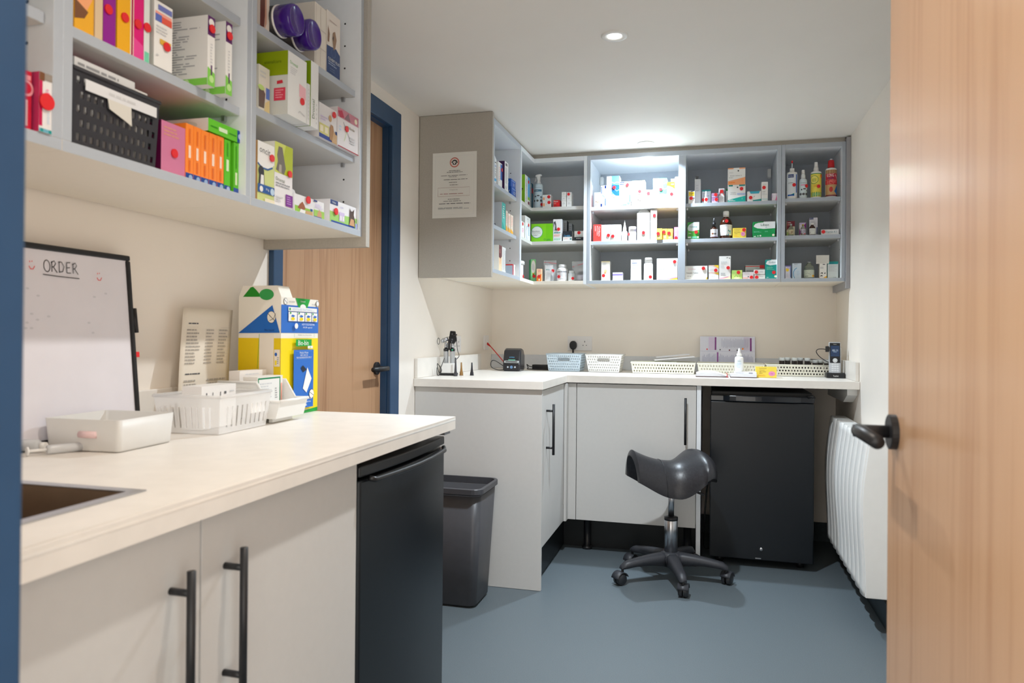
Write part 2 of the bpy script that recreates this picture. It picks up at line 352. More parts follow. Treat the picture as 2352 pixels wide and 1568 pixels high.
# upper left worktop end: steel hinge bracket of the fridge comes with the fridge
def fridge_l():
    t = tag(empty('fridge', (0,0,0)), 'black undercounter fridge at the open end of the long worktop', 'fridge')
    y0, y1, xf = 1.386, 1.893, .604
    bx('body', (.06,y0,.03), (xf-.055,y1,.836), mat('fridge_body', (24,26,29), .45), t, bevel=.004)
    m = MB(); n = 48; vs = []
    prof = [(xf-.052+.0,y0+.002)]+[(xf-.012+.014*math.sin(PI*k/n), y0+.002+(y1-y0-.004)*k/n) for k in range(n+1)]+[(xf-.052,y1-.002)]
    m.prism(prof, .045, .800, 2); dr = m.build('door', FRIDGE, t, bevel=.006)
    m = MB(); m.prism([(xf-.05,y0+.002)]+[(xf-.012+.012*math.sin(PI*k/n), y0+.002+(y1-y0-.004)*k/n) for k in range(n+1)]+[(xf-.05,y1-.002)], .806, .828, 2); m.build('door_cap', BLKPL, dr, bevel=.003)
    m = MB(); m.tube([(xf-.004,y0+.03,.802)]+[(xf+.004+.016*math.sin(PI*k/10), y0+.045+(y1-y0-.09)*k/10, .796) for k in range(11)]+[(xf-.004,y1-.03,.802)], .006, 10); m.build('handle', BLKPL, dr)
    bx('hinge_bracket', (xf-.05,y1-.045,.8365), (xf+.004,y1-.002,.842), CHROME, t)
    for x in (.12,.5):
        for y in (y0+.05,y1-.05): MB().lathe([(.018,0),(.018,.03)], 14, off=(x,y,0)).build('foot', BLKPL, t)
fridge_l()

# ---- corner run
HW, HT = .908, .871
YP = 3.105
t = tag(empty('base_cabinet', (0,0,0)), 'grey base cabinet with full-height end panel beside the black waste bin', 'cabinet', 'base cabinets of the corner worktop')
bx('end_panel', (.002,3.096,.001), (.593,3.114,HT-.001), DOORM, t, bevel=.001)
m = MB(); m.box((.03,3.116,.19),(.566,3.132,.868)); m.box((.03,3.60,.19),(.566,3.616,.868)); m.box((.03,3.132,.19),(.566,3.60,.206)); m.box((.03,3.132,.206),(.04,3.60,.868)); m.build('carcass', CARC, t)
dr = bx('door', (.57,3.118,.178), (.589,3.612,.866), DOORM, t, bevel=.001)
bar_handle(dr, (.589,3.205,.80), (1,0,0), .226, (.03,.195))
PLK = mat('plinth_black', (18,24,27), .4, var=.15, vscale=25)
bx('plinth', (.535,3.116,.001), (.55,3.828,.186), PLK, t)
leg(t, .49, 3.55, .188); leg(t, .49, 3.2, .188)
t = tag(empty('base_cabinet', (0,0,0)), 'grey base cabinet with wide door between the corner and the black fridge', 'cabinet', 'base cabinets of the corner worktop')
m = MB(); m.box((.60,3.69,.19),(.616,4.25,.868)); m.box((1.215,3.69,.19),(1.231,4.25,.868)); m.box((.616,3.69,.19),(1.215,4.25,.206)); m.box((.616,4.24,.206),(1.215,4.25,.868)); m.build('carcass', CARC, t)
m = MB(); m.box((.5895,3.616,.178),(.603,3.668,.866)); m.box((.603,3.667,.178),(.642,3.685,.866)); m.build('filler_post', DOORM, t)
dr = bx('door', (.645,3.667,.178), (1.2305,3.687,.866), DOORM, t, bevel=.001)
bar_handle(dr, (1.181,3.667,.81), (0,-1,0), .226, (.03,.195))
bx('end_panel', (1.233,3.665,.001), (1.2535,4.25,HT-.001), CARC, t, bevel=.001)
bx('plinth', (.551,3.83,.001), (1.2325,3.845,.186), PLK, t)
for x in (.682, 1.19): leg(t, x, 3.797, .188)
t = tag(empty('worktop', (0,0,0)), 'L-shaped pale worktop running round the far corner of the room', 'worktop')
MB().prism([(.001,3.083),(.599,3.083),(.599,3.6414),(XR-.001,3.6414),(XR-.001,YB-.001),(.001,YB-.001)], HT, HW, 2).build('top_slab', TOPM, t, bevel=.002)
bx('upstand', (.001,3.09,HW+.0005), (.016,4.05,HW+.09), TOPM, t, bevel=.002)
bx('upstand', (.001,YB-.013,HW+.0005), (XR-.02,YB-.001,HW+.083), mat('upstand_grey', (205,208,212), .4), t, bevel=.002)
bx('upstand', (XR-.017,3.66,HW+.0005), (XR-.001,YB-.014,HW+.088), TOPM, t, bevel=.002)
m = MB(); m.prism([(3.70,HT-.001),(4.28,HT-.001),(4.28,HT-.07),(3.80,HT-.07),(3.70,HT-.03)], XR-.045, XR-.001, 0); tag(m.build('support_bracket', WHITEPL), 'white angled bracket holding the worktop to the right wall', 'bracket')

def fridge_b():
    t = tag(empty('fridge', (0,0,0)), 'black undercounter fridge with a keyed lock beside the wall heater', 'fridge')
    x0, x1, yf = 1.297, 1.770, 3.70
    bx('body', (x0+.004,yf+.055,.03), (x1-.004,yf+.50,.842), mat('fridge_body', (24,26,29), .45), t, bevel=.004)
    dr = bx('door', (x0,yf,.04), (x1,yf+.05,.795), FRIDGE, t, bevel=.004)
    # recessed grip along the top of the door
    m = MB(); n = 12; m.prism([(x0,yf+.05),(x0,yf-.004),(x0+.04,yf-.004)]+[(x0+.06+(x1-x0-.12)*k/n, yf-.004-.018*math.sin(PI*k/n)**.6) for k in range(n+1)]+[(x1-.04,yf-.004),(x1,yf-.004),(x1,yf+.05)], .797, .826, 2); m.build('handle', mat('grip_gloss', (26,30,36), .15), dr, bevel=.004)
    m = MB(); m.tube([(x1-.03,yf-.004,.826),(x1-.012,yf-.008,.832),(x1-.002,yf+.012,.822)], .008, 10); m.build('hinge_cap', BLKPL, t)
    MB().lathe([(.0085,0),(.0085,-.006),(.006,-.0075),(.0001,-.0075)], 18, 'y', (1.536,yf,.094)).build('lock', CHROME, dr)
    bx('badge', (1.51,yf-.0012,.046), (1.536,yf,.051), CHROME, dr)
    for x in (x0+.05,x1-.05):
        for y in (yf+.09,yf+.45): MB().lathe([(.018,0),(.018,.03)], 14, off=(x,y,0)).build('foot', BLKPL, t)
fridge_b()
tag(MB().tube(spline([(1.285,3.86,.36),(1.277,3.84,.25),(1.271,3.85,.12),(1.28,3.95,.006),(1.4,4.2,.006)]), .004, 8).build('power_cable', BLKPL), 'black power cable hanging between cabinet panel and lockable fridge', 'cable')

# ---- waste bin
def bin_():
    t = tag(empty('waste_bin', (0,0,0)), 'tall tapered dark grey plastic waste bin on the floor', 'bin')
    G = mat('bin_plastic', (66,67,72), .38, var=.05)
    B = (.06,.385,2.818,3.02); T = (.03,.408,2.792,3.045); h = .488
    def rr(b, r, z, n=5):
        x0,x1,y0,y1 = b; P = []
        for cx, cy, a0 in ((x1-r,y1-r,0),(x0+r,y1-r,90),(x0+r,y0+r,180),(x1-r,y0+r,270)):
            for i in range(n+1):
                a = math.radians(a0+90*i/n); P.append((cx+r*math.cos(a),cy+r*math.sin(a),z))
        return P
    ins = lambda b, k: (b[0]+k,b[1]-k,b[2]+k,b[3]-k)
    loops = [rr(ins(B,.012),.03,.001), rr(B,.03,.012), rr(T,.035,h-.03)]
    inn = [rr(ins(T,.003),.032,h-.03), rr(ins(B,.004),.028,.016)]
    n = len(loops[0]); m = MB(); L = loops+inn; m.add(sum(L,[]), [(k*n+i,k*n+(i+1)%n,(k+1)*n+(i+1)%n,(k+1)*n+i) for k in range(len(L)-1) for i in range(n)], True)
    o = len(L)*n; m.f += [list(range(n))[::-1], [(len(L)-1)*n+i for i in range(n)]]; m.m += [0,0]; m.sm += [False,False]
    m.build('body', G, t)
    R = [rr(ins(T,-.0005),.035,h-.022), rr(ins(T,-.010),.04,h-.021), rr(ins(T,-.010),.04,h-.002), rr(ins(T,-.008),.038,h), rr(ins(T,.002),.034,h), rr(ins(T,.003),.034,h-.029)]
    m = MB(); m.add(sum(R,[]), [(k*n+i,k*n+(i+1)%n,((k+1)%6)*n+(i+1)%n,((k+1)%6)*n+i) for k in range(6) for i in range(n)]); m.build('rim', G, t)
bin_()

# ---- wall heater: wavy front built from vertical fluted panels
def heater():
    t = tag(empty('wall_heater', (0,0,0)), 'white wavy electric wall heater on the right wall', 'heater')
    W = mat('heater_white', (232,232,230), .35, var=.01); y0, y1, z0, z1 = 2.985, 3.90, .137, .725
    px = lambda s: 1.853+.012*s-.018*math.sin(PI*s)**1.3+.004*math.sin(2*PI*s)      # s = 0 bottom .. 1 top
    nz = 22; Z = [z0+(z1-z0)*i/nz for i in range(nz+1)]
    prof = [(px(i/nz)+.006, Z[i]) for i in range(nz+1)]
    m = MB(); poly = prof+[(XR-.02,z1),(XR-.02,z0)]
    m.prism(poly, y0, y1, 1); m.build('casing', W, t, bevel=.003)
    N = 10; wd = (y1-y0-.02)/N
    for k in range(N):
        a = y0+.01+k*wd; m = MB(); vs = []; fs = []; M_ = 6
        for i in range(nz+1):
            for j in range(M_+1):
                q = j/M_; vs.append((px(i/nz)+.0045-.0065*math.sin(PI*q)**.6, a+.002+(wd-.004)*q, Z[i]+(.001 if i == 0 else -.001 if i == nz else 0)))
        for i in range(nz):
            for j in range(M_): fs.append((i*(M_+1)+j,i*(M_+1)+j+1,(i+1)*(M_+1)+j+1,(i+1)*(M_+1)+j))
        n0 = (nz+1)*(M_+1); back = [(px(i/nz)+.0065, a+.002+(wd-.004)*e, Z[i]) for i in range(nz+1) for e in (0,1)]
        fs += [(i*(M_+1)+M_, n0+2*i+1, n0+2*i+3, (i+1)*(M_+1)+M_) for i in range(nz)]+[(n0+2*i, i*(M_+1), (i+1)*(M_+1), n0+2*i+2) for i in range(nz)]
        fs += [list(range(M_+1))+[n0+1,n0], [nz*(M_+1)+j for j in range(M_+1)]+[n0+2*nz+1,n0+2*nz]]
        m.add(vs+back, fs, True); m.build('panel', W, t)
    bx('wall_bracket', (XR-.02,y0+.08,z0+.05), (XR,y1-.08,z1-.05), W, t)
heater()

# ---- saddle stool
def stool():
    cx, cy = 1.127, 3.425
    t = tag(empty('saddle_stool', (cx,cy,0)), 'black leather saddle stool on a five-star castor base', 'stool')
    PL = mat('stool_base_plastic', (52,54,60), .45, var=.08, vscale=120)
    m = MB(); m.lathe([(.0001,.062),(.036,.062),(.046,.075),(.05,.1),(.045,.122),(.03,.128)], 24); base = m.build('base_hub', PL, t)
    for k in range(5):
        a = math.radians(-3+72*k); ca, sa = math.cos(a), math.sin(a)
        m = MB(); rows = []; n = 9
        for i in range(n+1):
            q = i/n; r = .03+.222*q; hw = .027-.009*q; zt = .124-.03*q**1.6-.004*math.sin(PI*q)*0; zb = .066+.002*q+.012*math.sin(PI*q)
            if i == n: hw *= .8; zt -= .012
            rows.append([(r,-hw,zb),(r,-hw,zt-.012),(r,-hw*.55,zt),(r,hw*.55,zt),(r,hw,zt-.012),(r,hw,zb)])
        vs = [(x*ca-y*sa, x*sa+y*ca, z) for R in rows for x,y,z in R]
        fs = [(i*6+j,i*6+(j+1)%6,(i+1)*6+(j+1)%6,(i+1)*6+j) for i in range(n) for j in range(6)]+[[5,4,3,2,1,0],[n*6+j for j in range(6)]]
        m.add(vs, fs, True); arm = m.build('base_arm', PL, t)
        b = a+math.radians((70,-40,100,15,160)[k]); ux, uy = math.cos(b), math.sin(b); px_, py_ = .243*ca, .243*sa
        c = MB(); c.tube([(px_,py_,.068),(px_,py_,.05)], .006, 10); c.build('castor_stem', BLACK, arm)
        ox, oy = px_+ux*.014, py_+uy*.014
        for sgn in (-1,1):
            w_ = MB(); A = Vector((-uy,ux,0)); C0 = Vector((ox,oy,.0265)); n2 = 20; vs = []
            for kk, rr_ in ((.004,.026),(.016,.026),(.021,.021),(.022,.0)):
                for i in range(n2):
                    q = 2*PI*i/n2; vs.append(C0+A*(sgn*kk)+Vector((ux,uy,0))*(rr_*math.cos(q))+Vector((0,0,1))*(rr_*math.sin(q)))
            w_.add(vs, [(k2*n2+i,k2*n2+(i+1)%n2,(k2+1)*n2+(i+1)%n2,(k2+1)*n2+i) for k2 in range(3) for i in range(n2)], True); w_.build('wheel', mat('castor_wheel', (44,46,50), .4, var=.05), arm)
        hd = MB(); n2 = 12; vs = []; A = Vector((-uy,ux,0)); C0 = Vector((ox,oy,.0265))
        for kk in (-.023,.023):
            for i in range(n2+1):
                q = math.radians(20+150*i/n2); vs.append(C0+A*kk+Vector((-ux,-uy,0))*(.031*math.cos(q)*1.)+Vector((0,0,1))*(.031*math.sin(q)))
        hd.add(vs, [(i,i+1,n2+2+i,n2+1+i) for i in range(n2)], True); hd.build('castor_hood', PL, arm, solid=.003)
    MB().lathe([(.03,.12),(.03,.272),(.026,.276)], 28).build('outer_column', CHROME, t)
    MB().lathe([(.031,.270),(.031,.284),(.018,.287)], 28).build('collar', BLKPL, t)
    MB().lathe([(.0135,.28),(.0135,.44)], 24).build('gas_spring', CHROME, t)
    # seat shell
    nu, nv = 28, 22; vs = []; fs = []
    def seat(s, q):
        L = .185; x = L*s
        ss = lambda a, b: (lambda k: k*k*(3-2*k))(min(1, max(0, (s-a)/(b-a))))
        zc = .540+.052*abs(s)**1.9 if s < 0 else .540+.054*ss(0,.75)
        hw = .112+.066*ss(-.25,.65)-.014*ss(0,-1)
        drop = .150-.062*ss(-.1,1)-.02*ss(-.2,-1)
        if s > .5: e = (s-.5)/.5; hw *= math.sqrt(max(0.02, 1-(e*.88)**2.6)); zc -= .05*e**2.4
        y = hw*math.sin(q*PI/2)*1.06; z = zc-drop*(1-math.cos(q*PI/2))**1.05
        x -= .012*abs(q)**2*(1 if s > .5 else 0)
        return (x, y, z)
    for i in range(nu+1):
        for j in range(nv+1): vs.append(seat(-1+2*i/nu, -1+2*j/nv))
    for i in range(nu):
        for j in range(nv): fs.append((i*(nv+1)+j,i*(nv+1)+j+1,(i+1)*(nv+1)+j+1,(i+1)*(nv+1)+j))
    m = MB().add(vs, fs, True); o = m.build('seat', LEATHER, t); o.rotation_euler.z = math.radians(24)
    k = o.modifiers.new('s','SOLIDIFY'); k.thickness = .028; k.offset = -1
    k = o.modifiers.new('b','BEVEL'); k.width = .011; k.segments = 4; k.limit_method = 'ANGLE'; k.angle_limit = math.radians(50)
    sm = MB().tube([Vector(seat(-.32,-1+2*j/30))+Vector((0,0,.0005)) for j in range(31)], .0016, 6); so = sm.build('seam', BLKPL, o)
    MB().lathe([(.0001,.43),(.075,.43),(.085,.45),(.085,.47),(.0001,.47)], 24, cap=False).build('seat_plate', BLKPL, t)
    MB().tube([(.05,-.02,.432),(.10,-.05,.418),(.145,-.075,.408)], .005, 8).build('height_lever', BLKPL, t)
stool()

# ================================================================== OPEN WALL CABINETS
def panel(name, a, b, m_, parent, bevel=.0008):
    """board with a blue-grey edging strip on its front edge (local -y)"""
    (x0,y0,z0),(x1,y1,z1) = a, b; m = MB().use(m_)
    m.add([(x0,y0,z0),(x1,y0,z0),(x1,y1,z0),(x0,y1,z0),(x0,y0,z1),(x1,y0,z1),(x1,y1,z1),(x0,y1,z1)], [(0,3,2,1),(4,5,6,7),(1,2,6,5),(2,3,7,6),(3,0,4,7)])
    m.use(EDGE); m.f.append([0,1,5,4]); m.m.append(m.cur); m.sm.append(False)
    return m.build(name, None, parent, bevel)
def unit(label, loc, rz, W, D, H, shelves, dividers=(), setback=.016, t_=.018, holes=True, group=None, pegs=True):
    """open-fronted cabinet; local x along the front, y to the back, z up"""
    t = tag(empty('open_wall_cabinet', loc, rz), label, 'cabinet', group)
    B = lambda n, a, b, m_, bv=.0008: panel(n, a, b, m_, t, bv)
    for x in (0, W-t_): B('side_panel', (x+.0004,0,t_+.0002), (x+t_-.0004,D,H), CARC)
    B('bottom_panel', (.0002,0,0), (W-.0002,D,t_), UNDER); B('top_panel', (t_,0,H-t_-.006), (W-t_,D,H), CARC); B('back_panel', (t_,D-.012,t_), (W-t_,D,H-t_-.006), CARC)
    cells = [t_]; 
    for x0, x1 in dividers: B('divider', (x0,0,t_), (x1,D-.012,H-t_-.006), CARC); cells += [x0, x1]
    cells.append(W-t_)
    for i in range(0, len(cells), 2):
        a, b = cells[i], cells[i+1]
        for z in shelves:
            s = B('shelf', (a+.001,setback,z-t_), (b-.001,D-.013,z), SHELFM)
            if pegs:
                for x in (a+.008, b-.008):
                    for y in (.05, D-.06): MB().box((x-.004,y-.004,z-t_-.012),(x+.004,y+.004,z-t_-.0004)).build('shelf_peg', CHROME, s)
        if holes:
            m = MB()
            for z in [.1+.064*k for k in range(int((H-.2)/.064)+1)]:
                for y in (.05, D-.06):
                    for x, e in ((a,.0006),(b,-.0006)):
                        if all(abs(z-(q-.01)) > .03 for q in shelves): m.add([(x+e,y+.0028*math.cos(2*PI*i2/10),z+.0028*math.sin(2*PI*i2/10)) for i2 in range(10)], [list(range(10))])
            m.build('peg_holes', BLACK, t)['kind'] = 'stuff'
    return t
GL, GC = 'open wall cabinets over the sink worktop', 'open wall cabinets round the far corner'
ZL = 1.384
unit('open grey wall cabinet nearest the blue door frame, holding red cartons', (.323,.462,ZL), PI/2, .448, .315, .712, [.208], group=GL, pegs=False)
unit('open grey wall cabinet holding the black basket and orange cartons', (.323,.910,ZL), PI/2, .481, .315, .712, [.208,.402], group=GL)
u2 = unit('open grey wall cabinet holding the purple-lidded jars beside the oak door', (.323,1.391,ZL), PI/2, .53, .315, .712, [.228,.416], group=GL)
o = bx('end_panel', (.5302,-.0125,-.028), (.5535,.3225,.714), PANEL, u2, bevel=.001)
ZBK, YF, XP = 1.387, 3.924, .351
u3 = unit('open wall cabinet on the left wall behind the notice panel', (XP,3.1405,ZBK), PI/2, .493, .347, .693, [.226,.420], group=GC)
bx('end_panel', (-.0195,-.0005,-.022), (-.0005,.3475,.7155), PANEL, u3, bevel=.001)
u4 = unit('wide double-bay open wall cabinet under the far downlight', (.6465,YF,ZBK), 0, .989, .384, .693, [.231,.417], [(.482,.518)], group=GC)
u5 = unit('narrow open wall cabinet at the right wall holding squeeze bottles', (1.6365,YF,ZBK), 0, .2995, .384, .693, [.236,.424], group=GC)
bx('end_panel', (.3,-.02,-.035), (.3185,.384,.71), mat('end_strip_grey', (160,160,164), .5), u5, bevel=.001)
# corner cabinet with L-shaped boards
t = tag(empty('open_wall_cabinet', (0,0,0)), 'open L-shaped corner wall cabinet left of the wide double-bay unit', 'cabinet', GC)
y0 = 3.634; P_ = lambda a, e: [(.005,y0+.018),(XP-a,y0+.018),(XP-a,YF+a),(.6455-.018,YF+a),(.6455-.018,YB-.004),(.005,YB-.004)]
bx('side_panel', (.004,y0+.0004,ZBK), (XP,y0+.0176,ZBK+.693), CARC, t); bx('side_panel', (.6279,YF,ZBK), (.6455,YB-.004,ZBK+.693), CARC, t)
MB().prism(P_(0,0), ZBK, ZBK+.018, 2).build('bottom_panel', UNDER, t, bevel=.0008); MB().prism(P_(0,0), ZBK+.669, ZBK+.693, 2).build('top_panel', CARC, t, bevel=.0008)
for z in (1.625, 1.813): MB().prism(P_(.014,0), z-.018, z, 2).build('shelf', SHELFM, t, bevel=.0008)
m = MB(); m.box((.0045,YB-.015,ZBK+.018),(.6275,YB-.0045,ZBK+.669)); m.box((.0045,y0+.018,ZBK+.018),(.014,YB-.015,ZBK+.669))
for z in (1.625,1.813): pass
m.build('back_panel', CARC, t)
# white hanging-bracket covers inside the wide cabinet
for x in (.672, 1.598): bx('hanger_cover', (x-.6465-.006,.33,.60), (x-.6465+.014,.371,.648), WHITEPL, u4, bevel=.004)
# ================================================================== CARTONS, BOTTLES
FR = dict(a=(1130,310,220/2029), b=(1130,470,220/1816), c=(1355,390,210/1937), d=(1570,370,230/1898), e=(1570,570,230/2352), f=(1795,350,150/1960), g=(1795,480,150/1307), z=(1340,330,320/1476),
    h=(160,0,400/2352), i=(160,130,220/1380), j=(360,250,210/1646), k=(585,0,260/1853), l=(585,100,260/1631), m=(585,300,260/1699), n=(40,130,140/1098), o=(0,0,1.), p=(1420,740,570/2352), q=(940,720,520/2352), s=(980,740,140/1568))
def fpx(fr, zx, zy): F = FR[fr]; return F[0]+zx*F[2], F[1]+zy*F[2]
def measure(pl, val, fr, zx, zy):
    """point on the plane of the front face: 'b' faces the room from the back wall (y = val), 'l' from the left wall (x = val); returns (along, z)"""
    u, v = fpx(fr, zx, zy)
    p = on(u, v, 1 if pl == 'b' else 0, val); return (p.x if pl == 'b' else p.y), p.z
def root_loc(pl, val, mid, z): return (mid, val, z) if pl == 'b' else (val, mid, z)
def carton(label, pl, val, fr, zx0, zyt, zx1, depth, base, col='white', prints=(), dots=(), left=None, top=None, right=None, lp=(), tp=(), group=None, name='medicine_box', turn=0., cat='box', zmid=None, dot_r=.0088, hgt=None):
    a0, zt = measure(pl, val, fr, zx0, zyt); a1, _ = measure(pl, val, fr, zx1, zyt if zmid is None else zmid)
    w, h = a1-a0-.0006, (hgt or zt-base)
    rgb = PAL[col] if isinstance(col, str) else col
    m = MB(); vs = [(-w/2,0,0),(w/2,0,0),(w/2,depth,0),(-w/2,depth,0),(-w/2,0,h),(w/2,0,h),(w/2,depth,h),(-w/2,depth,h)]
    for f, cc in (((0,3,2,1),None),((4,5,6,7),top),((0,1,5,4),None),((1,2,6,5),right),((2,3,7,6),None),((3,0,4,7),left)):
        m.use(ink(cc) if cc else ink(rgb)); m.add(vs, [f]) if False else None
        o_ = len(m.v); m.v += vs if not m.v else []; m.f.append(list(f)); m.m.append(m.cur); m.sm.append(False)
    t = m.build(name, None)
    t.location = root_loc(pl, val, (a0+a1)/2, base+.0003); t.rotation_euler.z = (0 if pl == 'b' else PI/2)+math.radians(turn)
    tag(t, label, cat, group)
    F, W, H = faceF('front', w, depth, h); P = Print(F, W, H).run(prints)
    P.build(t)
    for face, spec in (('left',lp),('top',tp)):
        if spec: F2, W2, H2 = faceF(face, w, depth, h); Print(F2, W2, H2).run(spec).build(t)
    for dx, dy in dots:
        a, z = measure(pl, val, fr, dx, dy)
        a = min(max(a-(a0+a1)/2, -w/2+.7*dot_r), w/2-.7*dot_r); z = min(max(z-base, .7*dot_r), h-.7*dot_r)
        sticker(t, (a, -.0002*P.n-.0002, z), ((1,0,0),(0,0,1)), (0,-1,0), dot_r)
    t['top'] = base+h+.0006
    return t
def bottle(label, pl, val, fr, zx0, zyt, zx1, base, prof, colr, parts=(), band=None, prints=(), dots=(), group=None, name='medicine_bottle', sy=1., n=28, cat='bottle', glass=None, turn=0., dot_r=.0088):
    """lathed bottle; prof in fractions (radius of half width, height); parts: (name, prof, colour); band = label (z0, z1, colour, span)"""
    a0, zt = measure(pl, val, fr, zx0, zyt); a1, _ = measure(pl, val, fr, zx1, zyt); w, h = a1-a0, zt-base; R = w/2
    t = tag(empty(name, root_loc(pl, val, (a0+a1)/2, base+.0004), (0 if pl == 'b' else PI/2)+math.radians(turn)), label, cat, group)
    off = (0, R*sy, 0)
    sc = lambda q: [(max(r*R,.00005), z*h) for r, z in q]
    MB().lathe(sc(prof), n, off=off, sy=sy).build('body', glass or (ink(colr) if not hasattr(colr,'name') else colr), t)
    for nm, q, cc in parts: MB().lathe(sc(q), n, off=off, sy=sy).build(nm, cc if hasattr(cc,'name') else ink(cc), t)
    if band:
        z0, z1, cc, span = band[:4]; rr = band[4]*R if len(band) > 4 else R
        W = rr*span
        F = lambda a, b, k: ((rr+.0003+k)*math.sin((a-W/2)/rr), R*sy-(rr+.0003+k)*sy*math.cos((a-W/2)/rr), z0*h+b)
        lab = Print(F, W, (z1-z0)*h, True); lab.n = 0
        nn = 20; vs = []; 
        for i in range(nn+1): vs += [F(W*i/nn,0,0), F(W*i/nn,(z1-z0)*h,0)]
        L = MB().use(ink(cc)).add(vs, [(2*i,2*i+2,2*i+3,2*i+1) for i in range(nn)], True).build('label', None, t)
        lab.run(prints).build(L)
        for dx, dy in dots:
            a, z = measure(pl, val, fr, dx, dy); a -= (a0+a1)/2; th = math.asin(max(-.8,min(.8,a/rr)))
            sticker(t, ((rr+.001+.0002*lab.n)*math.sin(th), R*sy-(rr+.001+.0002*lab.n)*sy*math.cos(th), z-base), ((math.cos(th),math.sin(th)*sy,0),(0,0,1)), (math.sin(th),-math.cos(th),0), dot_r)
    return t
JAR = [(.92,0),(1,.02),(1,.68),(.9,.76),(.72,.79)]
GLS = mat('amber_glass', (58,26,12), .12, var=0, coat=.3)
CLR = mat('clear_glass', (196,206,190), .08, var=0, trans=.75)
BAG = mat('clear_polythene', (232,236,240), .25, var=0, alpha=.3)
b1, b2, b3 = 'cartons on the upper shelf of the wide cabinet', 'cartons on the middle shelf of the wide cabinet', 'cartons on the bottom shelf of the wide cabinet'
y = YF+.022
T1, T2, T3 = 1.8046, 1.6186, 1.4056
C = carton
# ---- wide cabinet, left bay, upper shelf
C('small white carton with brown side, first on the upper shelf of the brightest bay','b',y,'c',92,482,222,.06,T1,'white',[('g',.2,.62,.8,.85,3,'lgrey'),('e',.3,.36,.1,.03,'brown'),('e',.6,.33,.1,.04,'tan'),('r',.05,.12,.4,.16,'grey')],left='salmon',group=b1,turn=-4)
C('narrow white carton with blue bars and navy corner marks beside the blue ear-cleaner box','b',y,'c',230,335,350,.07,T1,'white',[('r',.08,.62,.2,.95,'blue'),('r',.72,.86,.98,.99,'navy'),('r',.78,.05,.9,.38,'blue'),('r',.02,.0,.26,.14,'navy'),('g',.3,.65,.95,.8,3,'lgrey'),('s',[(.3,.55),(.6,.48),(.8,.42)],.003,'sky')],group=b1)
C('tall white carton with a bright blue water panel and sideways grey lettering','b',y,'c',356,140,626,.07,T1,'white',[('r',.4,.36,1,1,'sky'),('p',[(.4,.5),(.55,.42),(.7,.36),(1,.34),(1,.7),(.4,.72)],'blue'),('s',[(.42,.8),(.6,.76),(.8,.8),(1,.78)],.003,'white'),('s',[(.42,.55),(.6,.58),(.8,.5),(1,.55)],.002,'pblue'),('c',.5,.36,.006,'white'),('c',.62,.33,.006,'white'),('c',.5,.36,.0045,'peach'),('c',.62,.33,.0045,'peach'),('t','Cloroxyderm',.17,.5,.24,'dgrey',90,.8),('t','oto',.78,.22,.05,'blue')],[(515,375)],group=b1)
C('white carton with navy logo block and blue corner rule, red dot near its top','b',y,'c',632,256,868,.07,T1,'white',[('r',.01,.88,.42,.98,'navy'),('t','Virbac',.21,.93,.045,'white'),('t','EASOTIC',.38,.69,.045,'grey',0,.6),('g',.1,.46,.7,.56,2,'lgrey'),('e',.35,.34,.2,.05,'lgrey'),('r',.9,.16,.96,.48,'blue'),('r',.1,.02,.64,.05,'blue'),('r',.68,.06,.92,.15,'sky')],[(797,317)],group=b1)
C('white carton with pale yellow speckled panel and sideways grey lettering','b',y,'c',884,236,1166,.07,T1,'white',[('r',.42,.5,1,1,(240,236,180)),('t','Otoact',.17,.44,.27,'grey',90,.68)]+[('c',random.uniform(.45,.97),random.uniform(.52,.98),.0012,(206,204,90)) for _ in range(40)]+[('c',.56,.37,.006,'salmon'),('c',.7,.34,.006,'peach')],[(1058,465)],group=b1)
C('plain low white carton with one red dot between two ear-drop boxes','b',y+.01,'c',1170,428,1338,.05,T1,'white',[],[(1240,495)],group=b1)
C('tall white carton with turquoise water panel and sideways grey lettering','b',y,'c',1340,186,1630,.07,T1,'white',[('r',.44,.4,1,1,(74,208,190)),('s',[(.46,.8),(.6,.85),(.8,.78),(1,.84)],.002,'white'),('s',[(.46,.6),(.65,.63),(.85,.58),(1,.62)],.002,'white'),('s',[(.7,.98),(.66,.8),(.74,.6)],.002,'white'),('c',.66,.37,.006,'salmon'),('c',.78,.36,.006,'peach'),('t','Otodine',.2,.47,.24,'grey',90,.72)],[(1500,415)],group=b1)
C('white carton with lime green wave across its top and a small brown dog','b',y,'c',1634,262,1796,.06,T1,'white',[('p',[(0,.84),(.3,.82),(.7,.76),(1,.68),(1,1),(0,1)],'lime'),('t','A&E',.7,.9,.05,'white'),('g',.1,.62,.8,.7,1,'lgrey'),('e',.4,.22,.18,.09,'tan'),('e',.36,.3,.1,.05,'peach'),('r',.96,.1,.99,.7,'green')],[(1730,515)],group=b1)
C('plain white carton half hidden behind the lettered end box','b',y+.1,'c',1715,190,1800,.05,T1,'white',[],group=b1)
C('white carton with sideways grey lettering at the end against the divider','b',y,'c',1802,150,1872,.06,T1,'white',[('t','Tris NAC',.5,.5,.55,'grey',90,.62)],group=b1)
